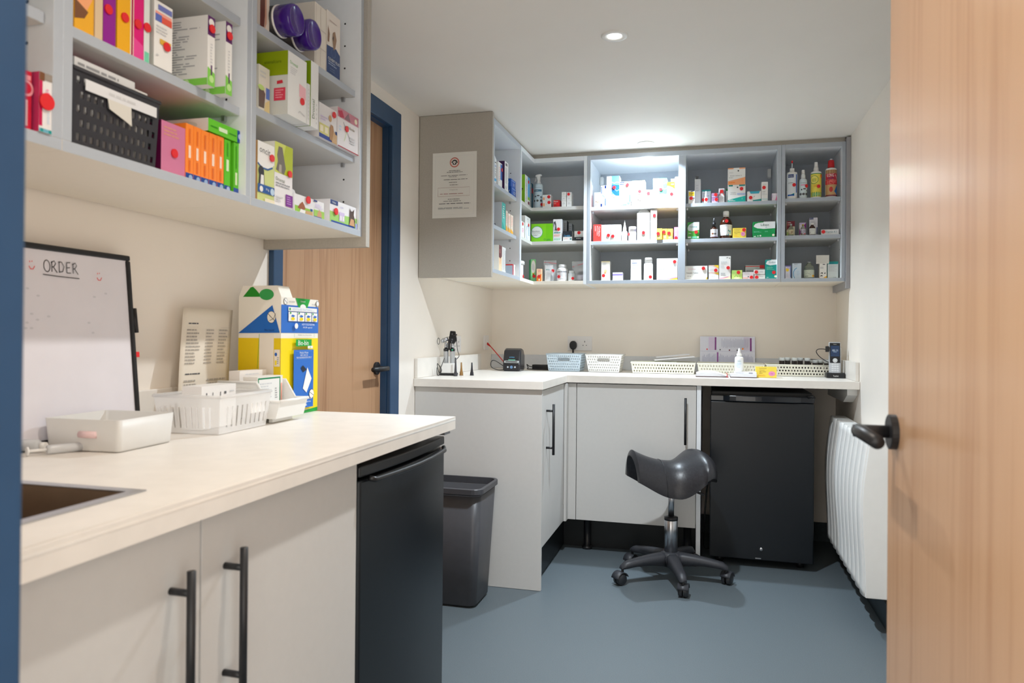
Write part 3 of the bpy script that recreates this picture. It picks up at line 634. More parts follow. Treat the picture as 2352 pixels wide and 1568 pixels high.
# ---- wide cabinet, left bay, middle shelf
C('red carton with white sideways lettering, first on the middle shelf','b',y,'c',72,1160,238,.05,T2,(236,70,64),[('t','Cardisure',.78,.58,.22,'white',-90,.7),('t','flavoured tablets',.52,.62,.13,'white',-90,.6),('g',.2,.6,.36,.92,6,'white')],group=b2)
C('white carton with a lilac ring and thin upright line','b',y,'c',243,1166,438,.05,T2,'white',[('c',.48,.83,.0035,'lilac',.5),('r',.44,.05,.47,.72,'lilac'),('g',.52,.2,.56,.7,6,'lilac')],[(392,1387)],group=b2)
C('white carton with a mint ring and thin upright line','b',y,'c',446,1162,655,.05,T2,'white',[('c',.48,.83,.0035,'mint',.5),('r',.44,.05,.47,.72,'mint')],[(485,1405)],group=b2)
t = bottle('small white dropper bottle with a pointed cap','b',y+.01,'c',672,1062,790,T2,[(.9,0),(1,.03),(1,.4),(.85,.46),(.5,.5)],'white',[('cap',[(.62,.5),(.6,.6),(.35,.75),(.12,.99),(.02,1)],'white')],(.06,.38,'white',2.4),[('g',.1,.1,.9,.9,6,'lgrey'),('r',.2,.4,.5,.5,'grey')],group='bottles on the middle shelf of the wide cabinet')
bottle('squat white tablet pot with a wide cap','b',y,'c',812,1200,975,T2,[(.95,0),(1,.02),(1,.6),(.95,.64)],'white',[('cap',[(.98,.65),(.98,.95),(.9,1)],(232,232,234))],(.08,.56,(246,246,246),2.6),[('g',.1,.1,.9,.9,5,'lgrey')],[(825,1360)],group='bottles on the middle shelf of the wide cabinet')
t = C('tall white open-topped carton with lilac patch and folded flaps','b',y,'c',1000,924,1272,.07,T2,'white',[('r',.05,.9,.45,.95,'lgrey'),('r',.68,.74,.95,.97,(226,220,240)),('t','Synulox drops',.4,.74,.04,'grey',0,.6),('g',.08,.45,.9,.68,5,'lgrey'),('c',.1,.06,.005,'lgrey',.6),('c',.22,.06,.005,'lgrey',.6),('r',.55,.04,.95,.08,'lgrey')],[(1135,1330)],group=b2,left='lilac')
w_, d_ = .152*1., .07; hh = t['top']-T2-.0006; wd = max(v.co.x for v in t.data.vertices)
m = MB(); m.add([(-wd,.002,hh),(wd,.002,hh),(.012,.03,hh+.03),(-.012,.03,hh+.03)],[(0,1,2,3)]); m.add([(-wd,.068,hh),(wd,.068,hh),(.012,.034,hh+.03),(-.012,.034,hh+.03)],[(0,1,2,3)]); m.build('flap', ink((226,226,226)), t, solid=.0006)
C('tall slim plain white carton with a red dot near the top','b',y,'c',1286,848,1420,.05,T2,'white',[],[(1365,965)],group=b2,right=(240,236,228),turn=2)
for k, (x0, x1) in enumerate(((1412,1528),(1536,1640),(1646,1756))):
    C(('small yellow carton with red dot, first of the three next to the slim white box','small yellow carton with red dot, middle one of three','small yellow carton with red dot, third and nearest the pink box')[k],'b',y-(.012 if k == 0 else 0),'c',x0,1242+(6 if k else 0),x1,.05,T2,(248,206,92),[('g',.2,.1,.8,.4,3,'cream')],[((1445,1350),(1566,1318),(1676,1342))[k]],group='small yellow cartons')
C('pink carton with white block at the divider of the brightest bay','b',y,'c',1782,1216,1868,.05,T2,'pink',[('r',.3,.3,.6,.55,'white'),('g',.3,.6,.7,.95,5,'white')],[(1825,1445)],group=b2)
# ---- wide cabinet, left bay, bottom shelf
C('slim white carton with yellow blobs and red dot, alone at the left','b',y+.02,'z',190,1246,280,.05,T3,(240,238,230),[('c',.5,.5,.008,(250,226,150)),('c',.45,.42,.006,'peach'),('g',.2,.82,.8,.95,2,'lgrey'),('r',.0,.95,1,1,(250,236,190))],[(213,1398)],group=b3)
C('low white carton with violet band','b',y+.02,'z',310,1364,415,.06,T3,(236,232,244),[('r',0,.62,1,.82,(142,130,206)),('g',.1,.15,.8,.5,3,'lilac')],group=b3)
C('upright white carton with two lines of blue lettering','b',y+.01,'z',502,1228,612,.05,T3,'white',[('g',.12,.8,.9,.86,1,'blue'),('t','200mg Tablets',.5,.74,.05,'blue',0,.8),('g',.15,.55,.7,.66,2,'pblue'),('r',.15,.92,.3,.95,'grey')],group=b3)
bottle('tall white tablet bottle with ribbed cap and red dot','b',y,'z',637,1206,735,T3,[(.95,0),(1,.02),(1,.66),(.92,.74),(.76,.77)],'white',[('cap',[(.84,.785),(.84,.97),(.8,1)],(232,232,232))],(.08,.6,(244,244,244),2.6),[('g',.15,.1,.85,.85,6,'lgrey')],[(707,1412)],group='bottles on the bottom shelf of the wide cabinet')
C('large white tablet carton with grey open top and pink swoosh, red dot top right','b',y-.002,'z',777,1216,998,.1,T3,(238,238,238),[('t','Synulox',.36,.8,.1,(236,206,212)),('t','Palatable Tablets',.38,.64,.055,'lgrey',0,.5),('t','250 mg',.25,.5,.07,'grey'),('p',[(0,.03),(.5,.04),(1,.14),(1,.07),(.5,.02),(0,.0)],'pink'),('p',[(.6,.02),(1,.1),(1,0),(.5,0)],'amber')],[(967,1250)],top=(196,200,206),group=b3)
# ---- wide cabinet, right bay, upper shelf
C('small white carton with yellow label and navy swirl','b',y,'d',92,562,212,.05,T1,(240,240,236),[('r',.06,.58,.95,.9,'yellow'),('t','OTILAN',.5,.78,.1,'black',0,.7),('s',[(.4,.92),(.6,.96),(.95,1.)],.003,'navy'),('s',[(.4,.52),(.7,.42),(.98,.4)],.003,'navy')],[(143,705)],group=b1)
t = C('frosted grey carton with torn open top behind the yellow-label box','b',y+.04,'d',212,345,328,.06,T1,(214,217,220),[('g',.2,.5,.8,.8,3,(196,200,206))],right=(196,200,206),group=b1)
hh = t['top']-T1; m = MB(); m.add([(-.02,.01,hh-.001),(.0,.01,hh-.001),(.005,.02,hh+.018),(-.012,.02,hh+.02)],[(0,1,2,3)]); m.build('flap', ink('dgrey'), t, solid=.0006)
C('white carton with teal header behind the small dropper bottle','b',y+.06,'d',350,548,518,.05,T1,(214,228,232),[('r',0,.9,1,1,'teal'),('g',.1,.3,.9,.8,6,'grey')],[(378,735)],group=b1)
bottle('small white dropper bottle in front of the teal-headed carton','b',y,'d',392,566,464,T1,[(.95,0),(1,.02),(1,.42),(.8,.5),(.5,.52)],'white',[('cap',[(.6,.53),(.58,.72),(.45,.76),(.4,.96),(.3,1)],(228,232,236))],(.03,.4,'white',2.6),[],[(428,730)],group='bottles on the upper shelf of the wide cabinet')
t = C('lilac carton with red dot, lower of a pair','b',y,'d',532,692,660,.05,T1,'lilac',[('r',0,.9,1,1,'purple'),('g',.08,.3,.4,.8,3,'purple')],[(622,728)],group='stacked lilac cartons')
C('lilac carton with red dot, upper of a pair','b',y,'d',532,610,655,.05,t['top'],'lilac',[('r',0,.9,.5,.97,'pink'),('g',.08,.3,.4,.8,3,'purple')],[(610,638)],group='stacked lilac cartons')
C('small white carton with slanted red and navy stripes','b',y+.01,'d',668,520,774,.05,T1,(238,238,240),[('p',[(0,.5),(.1,.5),(.35,.92),(.25,.92)],'navy'),('p',[(.14,.5),(.24,.5),(.5,.92),(.4,.92)],'red'),('p',[(.6,.92),(.7,.92),(1,.5),(.9,.5)],'red'),('p',[(.76,.92),(.84,.92),(1,.7),(1,.6)],'navy'),('g',.1,.1,.9,.4,4,'lgrey')],[(722,578)],group=b1)
C('thin white and teal carton squeezed behind the large two-box stack','b',y+.08,'d',808,525,850,.05,T1,(232,238,236),[('r',0,.86,1,1,'green')],group=b1)
t = C('wide white carton with teal slanted foot, lower of the tallest stack','b',y,'d',842,457,1174,.07,T1,'white',[('p',[(0,0),(1,0),(1,.34),(0,.12)],(20,180,166)),('r',.04,.92,.28,1,'teal'),('r',.64,.92,.98,1,'teal'),('c',.55,.85,.004,'dgrey'),('t','Tetracaine',.3,.54,.05,'dgrey',0,.46),('t','hydrochloride',.3,.44,.055,'dgrey',0,.5),('r',.53,.4,1,.5,(180,192,226)),('g',.04,.03,.44,.14,2,'white'),('t','1',.81,.17,.1,'white')],[(1098,525)],group=b1)
C('wide white carton with orange slanted foot, upper of the tallest stack','b',y,'d',842,136,1172,.07,t['top'],'white',[('p',[(0,0),(1,0),(1,.44),(0,.22)],'peach'),('r',.01,.93,.32,1,'peach'),('r',.66,.93,1,1,'peach'),('c',.6,.82,.004,'dgrey'),('g',.06,.68,.4,.76,1,'lgrey'),('t','Atropine sulphate 1%',.46,.53,.07,'dgrey',0,.8),('g',.06,.4,.42,.45,1,'grey'),('g',.06,.08,.44,.18,1,'orange'),('t','1',.82,.22,.1,'orange')],group=b1)
C('flat white carton with teal tab and teal foot','b',y,'d',1208,576,1472,.06,T1,'white',[('p',[(.16,1),(.92,1),(.84,.76),(.24,.76)],(60,170,196)),('p',[(.4,0),(1,0),(1,.2),(.4,.1)],'teal'),('s',[(.45,.4),(.55,.52)],.0015,'dgrey')],[(1272,693)],group=b1)
C('tall slim white carton with a red dot near its top, right of the teal-tab box','b',y,'d',1478,396,1600,.05,T1,'white',[('g',.2,.85,.8,.9,1,'lgrey'),('g',.1,.45,.9,.5,1,'grey'),('g',.1,.3,.9,.42,3,'lgrey'),('r',0,.04,1,.12,(206,226,226))],[(1525,502)],group=b1)
C('little white and pink carton in the end corner by the hanging bracket','b',y+.005,'d',1674,612,1772,.07,T1,(236,226,236),[('g',.1,.4,.2,.9,5,'blue'),('p',[(.6,0),(1,.7),(1,0)],'pink')],left=(206,176,206),group=b1)
# ---- wide cabinet, right bay, middle shelf
C('green and white carton with pale oval band, at the left of the bay','b',y,'d',76,1162,298,.06,T2,(84,176,72),[('p',[(0,.62),(.08,.5),(.4,.46),(1,.54),(1,1),(.5,1),(.1,.82)],(214,226,226)),('s',[(.02,.8),(.15,.94),(.5,1)],.004,'green'),('t','Galastop',.5,.72,.12,'teal',0,.72),('g',.1,.3,.4,.36,1,'white'),('r',0,0,1,.03,'green'),('r',.04,.05,.3,.14,'white'),('r',.34,.05,.78,.14,'mint'),('r',.82,.05,.96,.14,'white')],[(238,1345)],group=b2)
bottle('small dark glass dropper bottle with black rubber bulb','b',y,'d',514,1066,650,T2,[(.95,0),(1,.02),(1,.42),(.9,.48),(.5,.53),(.5,.57)],GLS,[('cap',[(.55,.57),(.5,.76),(.32,.78)],'black'),('bulb',[(.32,.78),(.3,.92),(.2,.98),(.02,1)],'dgrey')],(.08,.44,(226,228,236),3.),[('g',.2,.75,.8,.9,1,'grey'),('e',.35,.4,.12,.12,'brown'),('e',.6,.38,.12,.1,'dgrey'),('r',0,0,1,.1,'lilac')],group='bottles on the middle shelf of the wide cabinet')
bottle('large brown glass medicine bottle with white cap','b',y,'d',692,938,926,T2,[(.95,0),(1,.02),(1,.5),(.96,.58),(.75,.7),(.42,.765),(.42,.79)],GLS,[('neck_ring',[(.48,.79),(.48,.83)],(228,226,222)),('cap',[(.5,.835),(.5,.98),(.44,1)],(240,240,238))],(.1,.49,'white',2.9),[('t','Metacam',.42,.9,.1,'dgrey',0,.3),('g',.12,.3,.55,.75,5,'pblue'),('p',[(.5,0),(.62,0),(.72,.35),(.64,.55)],'teal'),('p',[(.62,0),(.8,.1),(.8,.5),(.7,.4)],'sky')],[(815,1137)],group='bottles on the middle shelf of the wide cabinet')
def yellowbox(label, pl, v, fr, x0, zt, x1, dep, base, dots, **k):
    return C(label, pl, v, fr, x0, zt, x1, dep, base, (248,222,84), [('t','Levothyroxine',.34,.86,.1,'brown',0,.55),('t','Compound',.3,.7,.09,'brown',0,.4),('t','film-coated',.33,.56,.09,'brown',0,.46),('t','tablets',.24,.42,.08,'brown',0,.3),('g',.1,.12,.5,.26,2,'amber'),('e',.77,.38,.16,.22,(236,150,196)),('t','200mg',.77,.38,.08,'purple',0,.24)], dots, **k)
yellowbox('bright yellow carton with pink round patch standing beside the brown bottle','b',y,'d',932,1270,1188,.06,T2,[(1145,1303)],group=b2)
C('wide green carton with white oval band and large dark lettering','b',y,'d',1314,1154,1738,.08,T2,(0,150,78),[('p',[(.02,.8),(.05,.68),(.2,.58),(.5,.53),(1,.56),(1,1),(.3,1),(.1,.92)],(236,240,240)),('s',[(.01,.74),(.1,.9),(.25,.97),(.48,.99)],.005,'green'),('t','Libeo',.54,.8,.16,(12,92,84)),('t','10',.6,.64,.07,'teal'),('g',.04,.3,.4,.4,2,'mint'),('g',.54,.32,.7,.4,2,'mint'),('c',.92,.12,.006,'cream'),('r',.04,.03,.14,.08,'white'),('e',.23,.08,.03,.03,'white'),('e',.34,.09,.04,.05,'white')],group=b2)
# ---- wide cabinet, right bay, bottom shelf
C('wide low white tablet carton with sagging brown lid','b',y,'e',40,418,562,.1,T3,(236,236,234),[('t','Synulox',.3,.76,.16,(234,190,198),0,.48),('t','Palatable Tablets',.32,.48,.09,'dgrey',0,.52),('t','50 mg',.18,.24,.1,'grey'),('p',[(.92,0),(1,.2),(1,0)],'amber')],[(467,473)],top=(150,120,110),group=b3)
t = C('small white carton with yellow corner, lower of a pair','b',y,'e',590,574,822,.05,T3,'white',[('p',[(.5,1),(1,1),(1,.62)],'yellow'),('s',[(0,.97),(.4,.95),(.9,.75)],.002,'salmon'),('g',.15,.15,.8,.5,3,'lgrey')],group='yellow-cornered cartons')
C('small white carton with yellow corner and red dot, upper of a pair','b',y,'e',588,400,824,.05,t['top'],'white',[('p',[(.5,1),(1,1),(1,.55)],'yellow'),('s',[(0,.95),(.4,.93),(.95,.6)],.002,'salmon'),('g',.15,.2,.8,.5,3,'lgrey')],[(757,518)],group='yellow-cornered cartons')
C('tallest white carton on the bottom shelf, with two small animal marks','b',y,'e',836,188,1110,.06,T3,'white',[('p',[(.6,.9),(.66,.94),(.8,.95),(.78,.93),(.68,.92)],'dgrey'),('p',[(.84,.89),(.93,.95),(.94,.89)],'dgrey'),('g',.15,.64,.7,.78,3,'lgrey'),('g',.15,.5,.6,.6,2,'lgrey'),('g',.15,.14,.7,.28,3,'grey'),('p',[(0,.03),(.5,.05),(.9,.12),(1,.2),(1,0),(.6,0)],(246,222,190)),('s',[(0,.03),(.4,.05),(.8,.1)],.003,'pink')],[(1048,460)],group=b3)
C('small lime green carton with a red dot','b',y,'e',1132,518,1380,.05,T3,(204,232,130),[('r',0,.6,.6,1,(176,222,120)),('s',[(.25,.25),(.42,.5),(.6,.25)],.0015,'green'),('e',.5,.12,.3,.1,(236,246,190))],[(1290,568)],group=b3)
t = C('pale pink low carton with red dot in front of the grey-green box','b',y,'e',1388,562,1648,.05,T3,(232,222,226),[('g',.1,.6,.9,.9,2,'lgrey'),('r',0,.08,.5,.2,'salmon'),('p',[(.45,.3),(.52,.42),(.58,.3),(.52,.22)],'black')],[(1595,685)],group=b3)
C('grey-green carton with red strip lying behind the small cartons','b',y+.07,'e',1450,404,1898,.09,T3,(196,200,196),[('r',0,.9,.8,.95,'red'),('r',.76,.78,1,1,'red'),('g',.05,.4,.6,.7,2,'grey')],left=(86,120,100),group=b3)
t = C('flat white carton with navy end and red dot, lower of two','b',y,'e',1662,616,1918,.05,T3,'white',[('r',.0,.92,1,1,'dgrey'),('g',.5,.3,.9,.7,1,'lgrey')],[(1718,683)],right='navy',group='flat white cartons')
C('flat white carton with red dot, upper of two','b',y,'e',1656,503,1914,.05,t['top'],'white',[('g',.5,.3,.9,.7,1,'lgrey')],[(1708,560)],group='flat white cartons')
C('teal carton with white oval band at the right end of the bottom shelf','b',y,'e',1928,270,2196,.06,T3,(0,150,140),[('p',[(0,.84),(.06,.76),(.4,.7),(1,.74),(1,1),(.5,1),(.12,.94)],(236,240,240)),('s',[(.0,.82),(.12,.95),(.5,1)],.004,'teal'),('t','Zodon',.56,.86,.09,(60,110,120),0,.6),('g',.1,.46,.8,.64,4,'mint'),('t','264',.18,.07,.05,'white'),('c',.88,.12,.006,'cream')],[(2120,568)],group=b3)
# ---- narrow cabinet at the right wall
U1z, U2z, U3z = 1.8116, 1.6236, 1.4056; n1 = 'squeeze bottles on the top shelf at the right wall'
y = YF+.03
bottle('white squeeze bottle with long clear nozzle and red tip','b',y,'f',172,236,486,U1z,[(.97,0),(1,.01),(1,.63),(.95,.685),(.5,.705)],'white',[('cap',[(.46,.705),(.46,.79),(.42,.8)],(226,228,228)),('nozzle',[(.12,.8),(.07,.94)],(206,214,220)),('tip',[(.16,.935),(.17,.965),(.1,1)],'red')],(.06,.64,(226,232,238),2.4),[('r',.14,.84,.62,.98,'navy'),('t','Virbac',.38,.91,.06,'white'),('g',.16,.58,.75,.62,1,'dgrey'),('g',.16,.53,.75,.56,1,'lgrey'),('r',.82,.16,.92,.98,'blue'),('r',.12,.02,.66,.08,'blue'),('p',[(.4,.08),(.66,.08),(.66,.14)],'teal')],[(372,975)],group=n1,sy=.6)
bottle('small pale spray bottle with white pump','b',y,'f',546,510,784,U1z,[(.97,0),(1,.02),(1,.6),(.9,.66),(.55,.69)],(216,228,236),[('cap',[(.56,.69),(.56,.8),(.42,.86)],(232,236,236)),('pump',[(.42,.86),(.4,.98),(.34,1)],'white')],(.04,.6,(216,230,236),2.5),[('t','Cortavance',.5,.88,.07,'dgrey',0,.6),('r',.22,.72,.85,.77,'pink'),('e',.32,.46,.06,.05,'black'),('e',.6,.5,.16,.03,'black'),('e',.84,.4,.05,.05,'black'),('c',.2,.18,.006,'dgrey'),('c',.5,.18,.006,'dgrey'),('c',.8,.18,.006,'dgrey')],[(740,1005)],group=n1)
bottle('yellow-labelled spray bottle with green foot','b',y,'f',896,268,1224,U1z,[(.97,0),(1,.02),(1,.68),(.96,.72),(.55,.745)],'white',[('cap',[(.5,.745),(.46,.83),(.36,.86)],'white'),('pump',[(.36,.86),(.3,.99),(.26,1)],(238,238,236))],(.03,.67,(238,222,92),2.7),[('r',0,0,1,.2,(20,130,50)),('r',0,.97,1,1,'green'),('c',.32,.73,.021,'green',.9),('c',.32,.73,.0185,(244,232,120)),('t','Grannick\'s',.33,.78,.04,'green',0,.2),('t','BITTER',.33,.72,.045,'green',0,.22),('t','APPLE',.33,.66,.045,'green',0,.2),('e',.86,.88,.1,.08,'orange'),('g',.2,.03,.85,.17,4,'mint'),('g',.3,.4,.8,.52,3,'amber')],[(1105,1020)],group=n1)
bottle('foam bottle with red trigger cap and brown, red and blue label','b',y,'f',1340,170,1690,U1z,[(.97,0),(1,.02),(1,.71),(.9,.745),(.52,.765)],'white',[('cap',[(.56,.77),(.6,.8),(.52,.95),(.4,.965)],(196,28,34)),('nozzle',[(.24,.965),(.24,1)],(206,216,222))],(.03,.7,(206,164,116),2.5),[('r',0,.86,1,1,'brown'),('r',0,.62,1,.86,(196,40,60)),('t','KONG',.4,.79,.12,'white',0,.5),('p',[(.55,.62),(.78,.82),(.9,.66)],'white'),('t','Stuff\'n',.45,.68,.08,'navy',0,.4),('r',0,.44,1,.61,(206,40,50)),('g',.15,.46,.85,.6,4,'salmon'),('p',[(.3,.05),(.9,.05),(.9,.42),(.7,.2)],(20,104,176)),('e',.45,.25,.12,.1,(196,60,50)),('r',0,0,1,.04,'maroon')],group=n1)
y = YF+.03; nb = 'cartons beside the right wall'
C('maroon and cream carton behind a small vial','b',y+.045,'g',104,246,268,.05,U2z,'cream',[('r',0,.66,1,1,'maroon'),('p',[(0,.66),(.4,.66),(0,.4)],'maroon'),('g',.1,.86,.7,.94,1,'white'),('g',.1,.7,.7,.82,2,'salmon'),('e',.5,.52,.3,.12,'tan'),('r',0,0,.7,.3,'pgreen')],group=nb)
VIAL = [(.95,0),(1,.03),(1,.6),(.7,.74),(.42,.8),(.42,.86)]
bottle('small clear vial with brown label in front of the maroon carton','b',y,'g',142,292,250,U2z,VIAL,CLR,[('cap',[(.5,.86),(.5,.98),(.44,1)],CHROME)],(.1,.5,(214,206,170),2.6),[('e',.6,.5,.25,.22,'brown'),('g',.1,.1,.9,.3,2,'brown')],group='injection vials')
C('purple and white carton behind a small vial','b',y+.045,'g',358,276,492,.05,U2z,(232,224,232),[('r',0,.86,1,1,'lilac'),('p',[(0,0),(.25,.3),(0,.6)],'purple'),('p',[(1,.5),(.7,.8),(1,1)],'purple')],group=nb)
bottle('small clear vial with grey label in front of the purple carton','b',y,'g',388,300,484,U2z,VIAL,CLR,[('cap',[(.5,.86),(.5,.98),(.44,1)],mat('gold_cap',(196,170,90),.3,.8,var=0))],(.1,.55,(196,190,206),2.6),[('g',.1,.2,.9,.8,4,'dgrey'),('r',0,0,.4,.15,'brown'),('r',.6,0,1,.15,'red')],group='injection vials')
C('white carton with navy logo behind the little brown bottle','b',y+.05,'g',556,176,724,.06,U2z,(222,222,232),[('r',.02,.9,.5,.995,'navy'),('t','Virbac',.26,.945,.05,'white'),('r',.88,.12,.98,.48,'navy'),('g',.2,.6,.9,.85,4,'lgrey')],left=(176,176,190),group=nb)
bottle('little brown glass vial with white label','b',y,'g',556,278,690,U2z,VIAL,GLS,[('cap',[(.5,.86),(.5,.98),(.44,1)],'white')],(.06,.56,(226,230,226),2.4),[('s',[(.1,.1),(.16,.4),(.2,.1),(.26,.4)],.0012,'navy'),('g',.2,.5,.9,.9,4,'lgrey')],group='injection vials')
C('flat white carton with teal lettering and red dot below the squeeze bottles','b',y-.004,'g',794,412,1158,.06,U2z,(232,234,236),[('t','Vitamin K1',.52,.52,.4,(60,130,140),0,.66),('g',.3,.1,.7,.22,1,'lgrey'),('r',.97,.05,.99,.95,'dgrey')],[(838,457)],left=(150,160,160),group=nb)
C('small white and lilac carton with yellow burst on the bottom shelf','b',y,'g',78,1132,192,.05,U3z,(226,226,240),[('r',0,.92,1,1,(120,110,180)),('e',.35,.68,.28,.14,'yellow'),('e',.5,.82,.3,.06,'lilac'),('r',.84,.1,.98,.9,(110,140,200)),('g',.1,.1,.7,.4,3,'lgrey')],group=nb)
C('pale blue carton with one curved blue line','b',y,'g',216,1086,400,.05,U3z,(212,228,242),[('t','Baytril',.4,.93,.07,'dgrey',0,.55),('g',.2,.78,.6,.84,1,'lgrey'),('s',[(.5,.7),(.25,.58),(.12,.4),(.14,.2),(.25,.02)],.003,(80,160,206)),('g',.5,.2,.9,.5,4,'pblue')],group=nb)
bottle('clear glass infusion bottle with metal neck and printed label','b',y,'g',458,1048,670,U3z,[(.95,0),(1,.02),(1,.62),(.85,.72),(.4,.88),(.36,.93)],CLR,[('cap',[(.4,.93),(.42,.98),(.34,1)],CHROME)],(.06,.5,(206,214,196),2.6),[('g',.1,.3,.9,.9,6,'grey'),('r',.1,.14,.4,.2,'black'),('e',.8,.2,.12,.14,'amber')],group='injection vials')
t = C('white carton with raised flap and black animal silhouettes','b',y,'g',760,1092,908,.05,U3z,(238,236,230),[('g',.1,.66,.8,.78,2,'grey'),('p',[(.15,.32),(.2,.38),(.45,.39),(.48,.33),(.44,.28),(.4,.33),(.22,.33),(.2,.28)],'black'),('p',[(.62,.3),(.8,.42),(.82,.3)],'black'),('p',[(.1,.14),(.16,.2),(.38,.21),(.42,.16),(.36,.1),(.33,.15),(.18,.15),(.15,.1)],'black'),('p',[(0,.03),(.5,.02),(1,.16),(1,0),(0,0)],'amber'),('e',.6,.94,.2,.03,'dgrey')],left=(206,204,196),group=nb)
hh = t['top']-U3z; MB().box((-.036*.9,.002,hh-.001),(.028,.0032,hh+.042)).build('flap', ink((214,212,204)), t)
C('white carton with teal header, last on the bottom shelf by the right panel','b',y+.01,'g',922,1052,1138,.06,U3z,(220,228,228),[('r',0,.9,1,1,'teal'),('r',0,.84,.97,.9,(40,160,160)),('g',.12,.88,.62,.93,1,'navy'),('g',.1,.4,.9,.78,7,'lgrey'),('t','10 mL',.68,.06,.05,'dgrey')],left='teal',group=nb)
# ---- corner cabinet
K1, K2, K3 = 1.8136, 1.6256, 1.4056; cg = 'cartons in the corner cabinet'
y = YF+.022; xl = XP-.02
t = C('lime-sided white carton with blue water panel standing in the corner','l',xl,'a',700,832,806,.08,K1,'white',[('r',.55,.3,1,1,'sky'),('r',.55,.2,.95,.3,'lime'),('t','Cloroxyderm',.28,.48,.26,'dgrey',90,.8),('r',.6,.04,.9,.14,'maroon')],[(770,998)],left='lime',lp=[('e',.7,.45,.12,.06,'brown'),('e',.8,.5,.06,.03,'black')],group=cg)
C('thin white carton with violet print tucked behind the lime-sided one','l',xl-.05,'a',812,1020,838,.05,K1,'white',[('g',.3,.1,.7,.9,9,'lilac')],group=cg)
C('teal and red narrow carton tucked beside the spray bottle','l',xl-.06,'a',842,1022,872,.05,K1,(30,120,150),[('r',0,.7,1,.86,'red'),('r',0,.1,1,.2,'purple')],group=cg)
def trigger():
    t = bottle('pale blue trigger spray bottle with white head','b',y+.01,'a',878,1020,1060,K1,[(.96,0),(1,.02),(1,.9),(.9,.97),(.5,1.)],(206,224,232),[],(.03,.9,(206,224,234),2.6),[('t','Cortavance',.5,.92,.06,'grey',0,.6),('r',.12,.72,.86,.82,(70,120,146)),('g',.24,.75,.76,.79,1,'white'),('e',.3,.5,.08,.04,'dgrey'),('e',.55,.53,.12,.03,'dgrey'),('e',.8,.47,.08,.03,'dgrey'),('c',.2,.3,.006,'dgrey'),('c',.5,.3,.006,'dgrey'),('c',.8,.3,.006,'dgrey')],[(1040,1468)],group='bottles in the corner cabinet')
    a0, zt = measure('b', y+.01, 'a', 878, 1020); a1, zh = measure('b', y+.01, 'a', 1060, 810); R = (a1-a0)/2; h = zt-K1
    m = MB().use(WHITEPL); m.lathe([(.48*R,h),(.48*R,h+.006),(.4*R,h+.011),(.34*R,h+.02)], 20, off=(0,R,0))
    m.build('collar', None, t)
    z = zh-K1; m = MB(); m.prism([(-.3*R,h+.018),(.35*R,h+.018),(.4*R,z-.012),(.75*R,z-.01),(.7*R,z-.003),(.3*R,z),(-.4*R,z-.002),(-.75*R,z-.008),(-.7*R,z-.016),(-.4*R,z-.016)], R-.008, R+.008, 1); m.build('spray_head', WHITEPL, t, bevel=.003)
    m = MB(); m.tube([(-.5*R,R,z-.012),(-.62*R,R,z-.022),(-.85*R,R,h+.012)], .0028, 8); m.build('trigger', WHITEPL, t)
trigger()
t = C('small white carton with orange mark and red dot, lower of the corner pair','b',y,'a',1074,1392,1252,.05,K1,'white',[('r',.05,.15,.25,.6,'peach'),('g',.35,.4,.6,.5,1,'lgrey')],[(1210,1430)],group='orange-marked cartons in the corner')
C('small white carton with orange mark and red dot, upper of the corner pair','b',y,'a',1072,1270,1250,.05,t['top'],'white',[('r',.05,.1,.25,.55,'peach'),('g',.35,.4,.6,.5,1,'lgrey')],[(1205,1312)],group='orange-marked cartons in the corner')
C('little red carton with white lettering and dot','b',y,'a',1302,1380,1434,.05,K1,(206,40,44),[('t','Metacam',.4,.8,.2,'white',0,.7),('g',.1,.4,.9,.6,2,'salmon')],[(1390,1465)],group=cg)
tops = [K1, K1]
for r_, zt in enumerate((1402, 1312, 1212)):
    for c_ in range(2):
        t = C('tiny white carton with grey print at %s of the block of six' % (('bottom left','bottom right'),('middle left','middle right'),('top left','top right'))[r_][c_],'b',y,'a',(1476,1586)[c_],zt,(1576,1688)[c_],.05,tops[c_],'white',[('e',.45,.55,.2,.2,'lgrey'),('e',.45,.5,.12,.12,'white')],[(1625,1255)] if (r_,c_) == (2,1) else [],group='block of six tiny cartons',dot_r=.0075)
        tops[c_] = t['top']
C('small white carton with red dot at the front of the corner middle shelf','l',xl,'b',560,306,618,.04,K2,'white',[('g',.2,.3,.8,.6,3,'pink')],[(580,365)],group=cg)
C('upright white carton with blue curve on the corner middle shelf','l',xl,'b',630,200,728,.05,K2,'white',[('t','Baytril',.5,.89,.06,'black',0,.8),('g',.5,.76,.95,.82,1,'lgrey'),('s',[(.7,.66),(.3,.55),(.15,.35),(.25,.1),(.4,.02)],.003,(90,140,220)),('g',.6,.2,.8,.6,6,'sky')],[(690,390)],group=cg)
C('wide lime green carton with large white disc','b',y,'b',742,368,1156,.06,K2,(130,212,20),[('r',.7,0,1,1,(118,204,10)),('c',.27,.53,.033,'teal'),('c',.27,.53,.031,(230,236,232)),('t','Bisolvon',.22,.58,.11,'dgrey',0,.36),('t','10 mg/g Oral Powder',.25,.47,.06,'dgrey',0,.4),('g',.08,.32,.38,.4,2,'grey'),('c',.63,.1,.005,'green',.7),('g',.72,.04,.96,.14,2,'green')],group=cg)
C('white carton with a black and white sitting dog','b',y,'b',1160,278,1326,.06,K2,(236,236,236),[('p',[(.05,.86),(.25,.92),(.35,.78),(.4,.55),(.45,.48),(.1,.5),(.05,.7)],(80,80,84)),('p',[(.05,.5),(.22,.52),(.26,.7),(.14,.82)],(206,206,208)),('g',.1,.34,.9,.42,1,'teal'),('g',.1,.2,.9,.32,2,'salmon'),('g',.1,.03,.95,.14,2,'mint')],[(1263,465)],right=(206,208,212),group=cg)
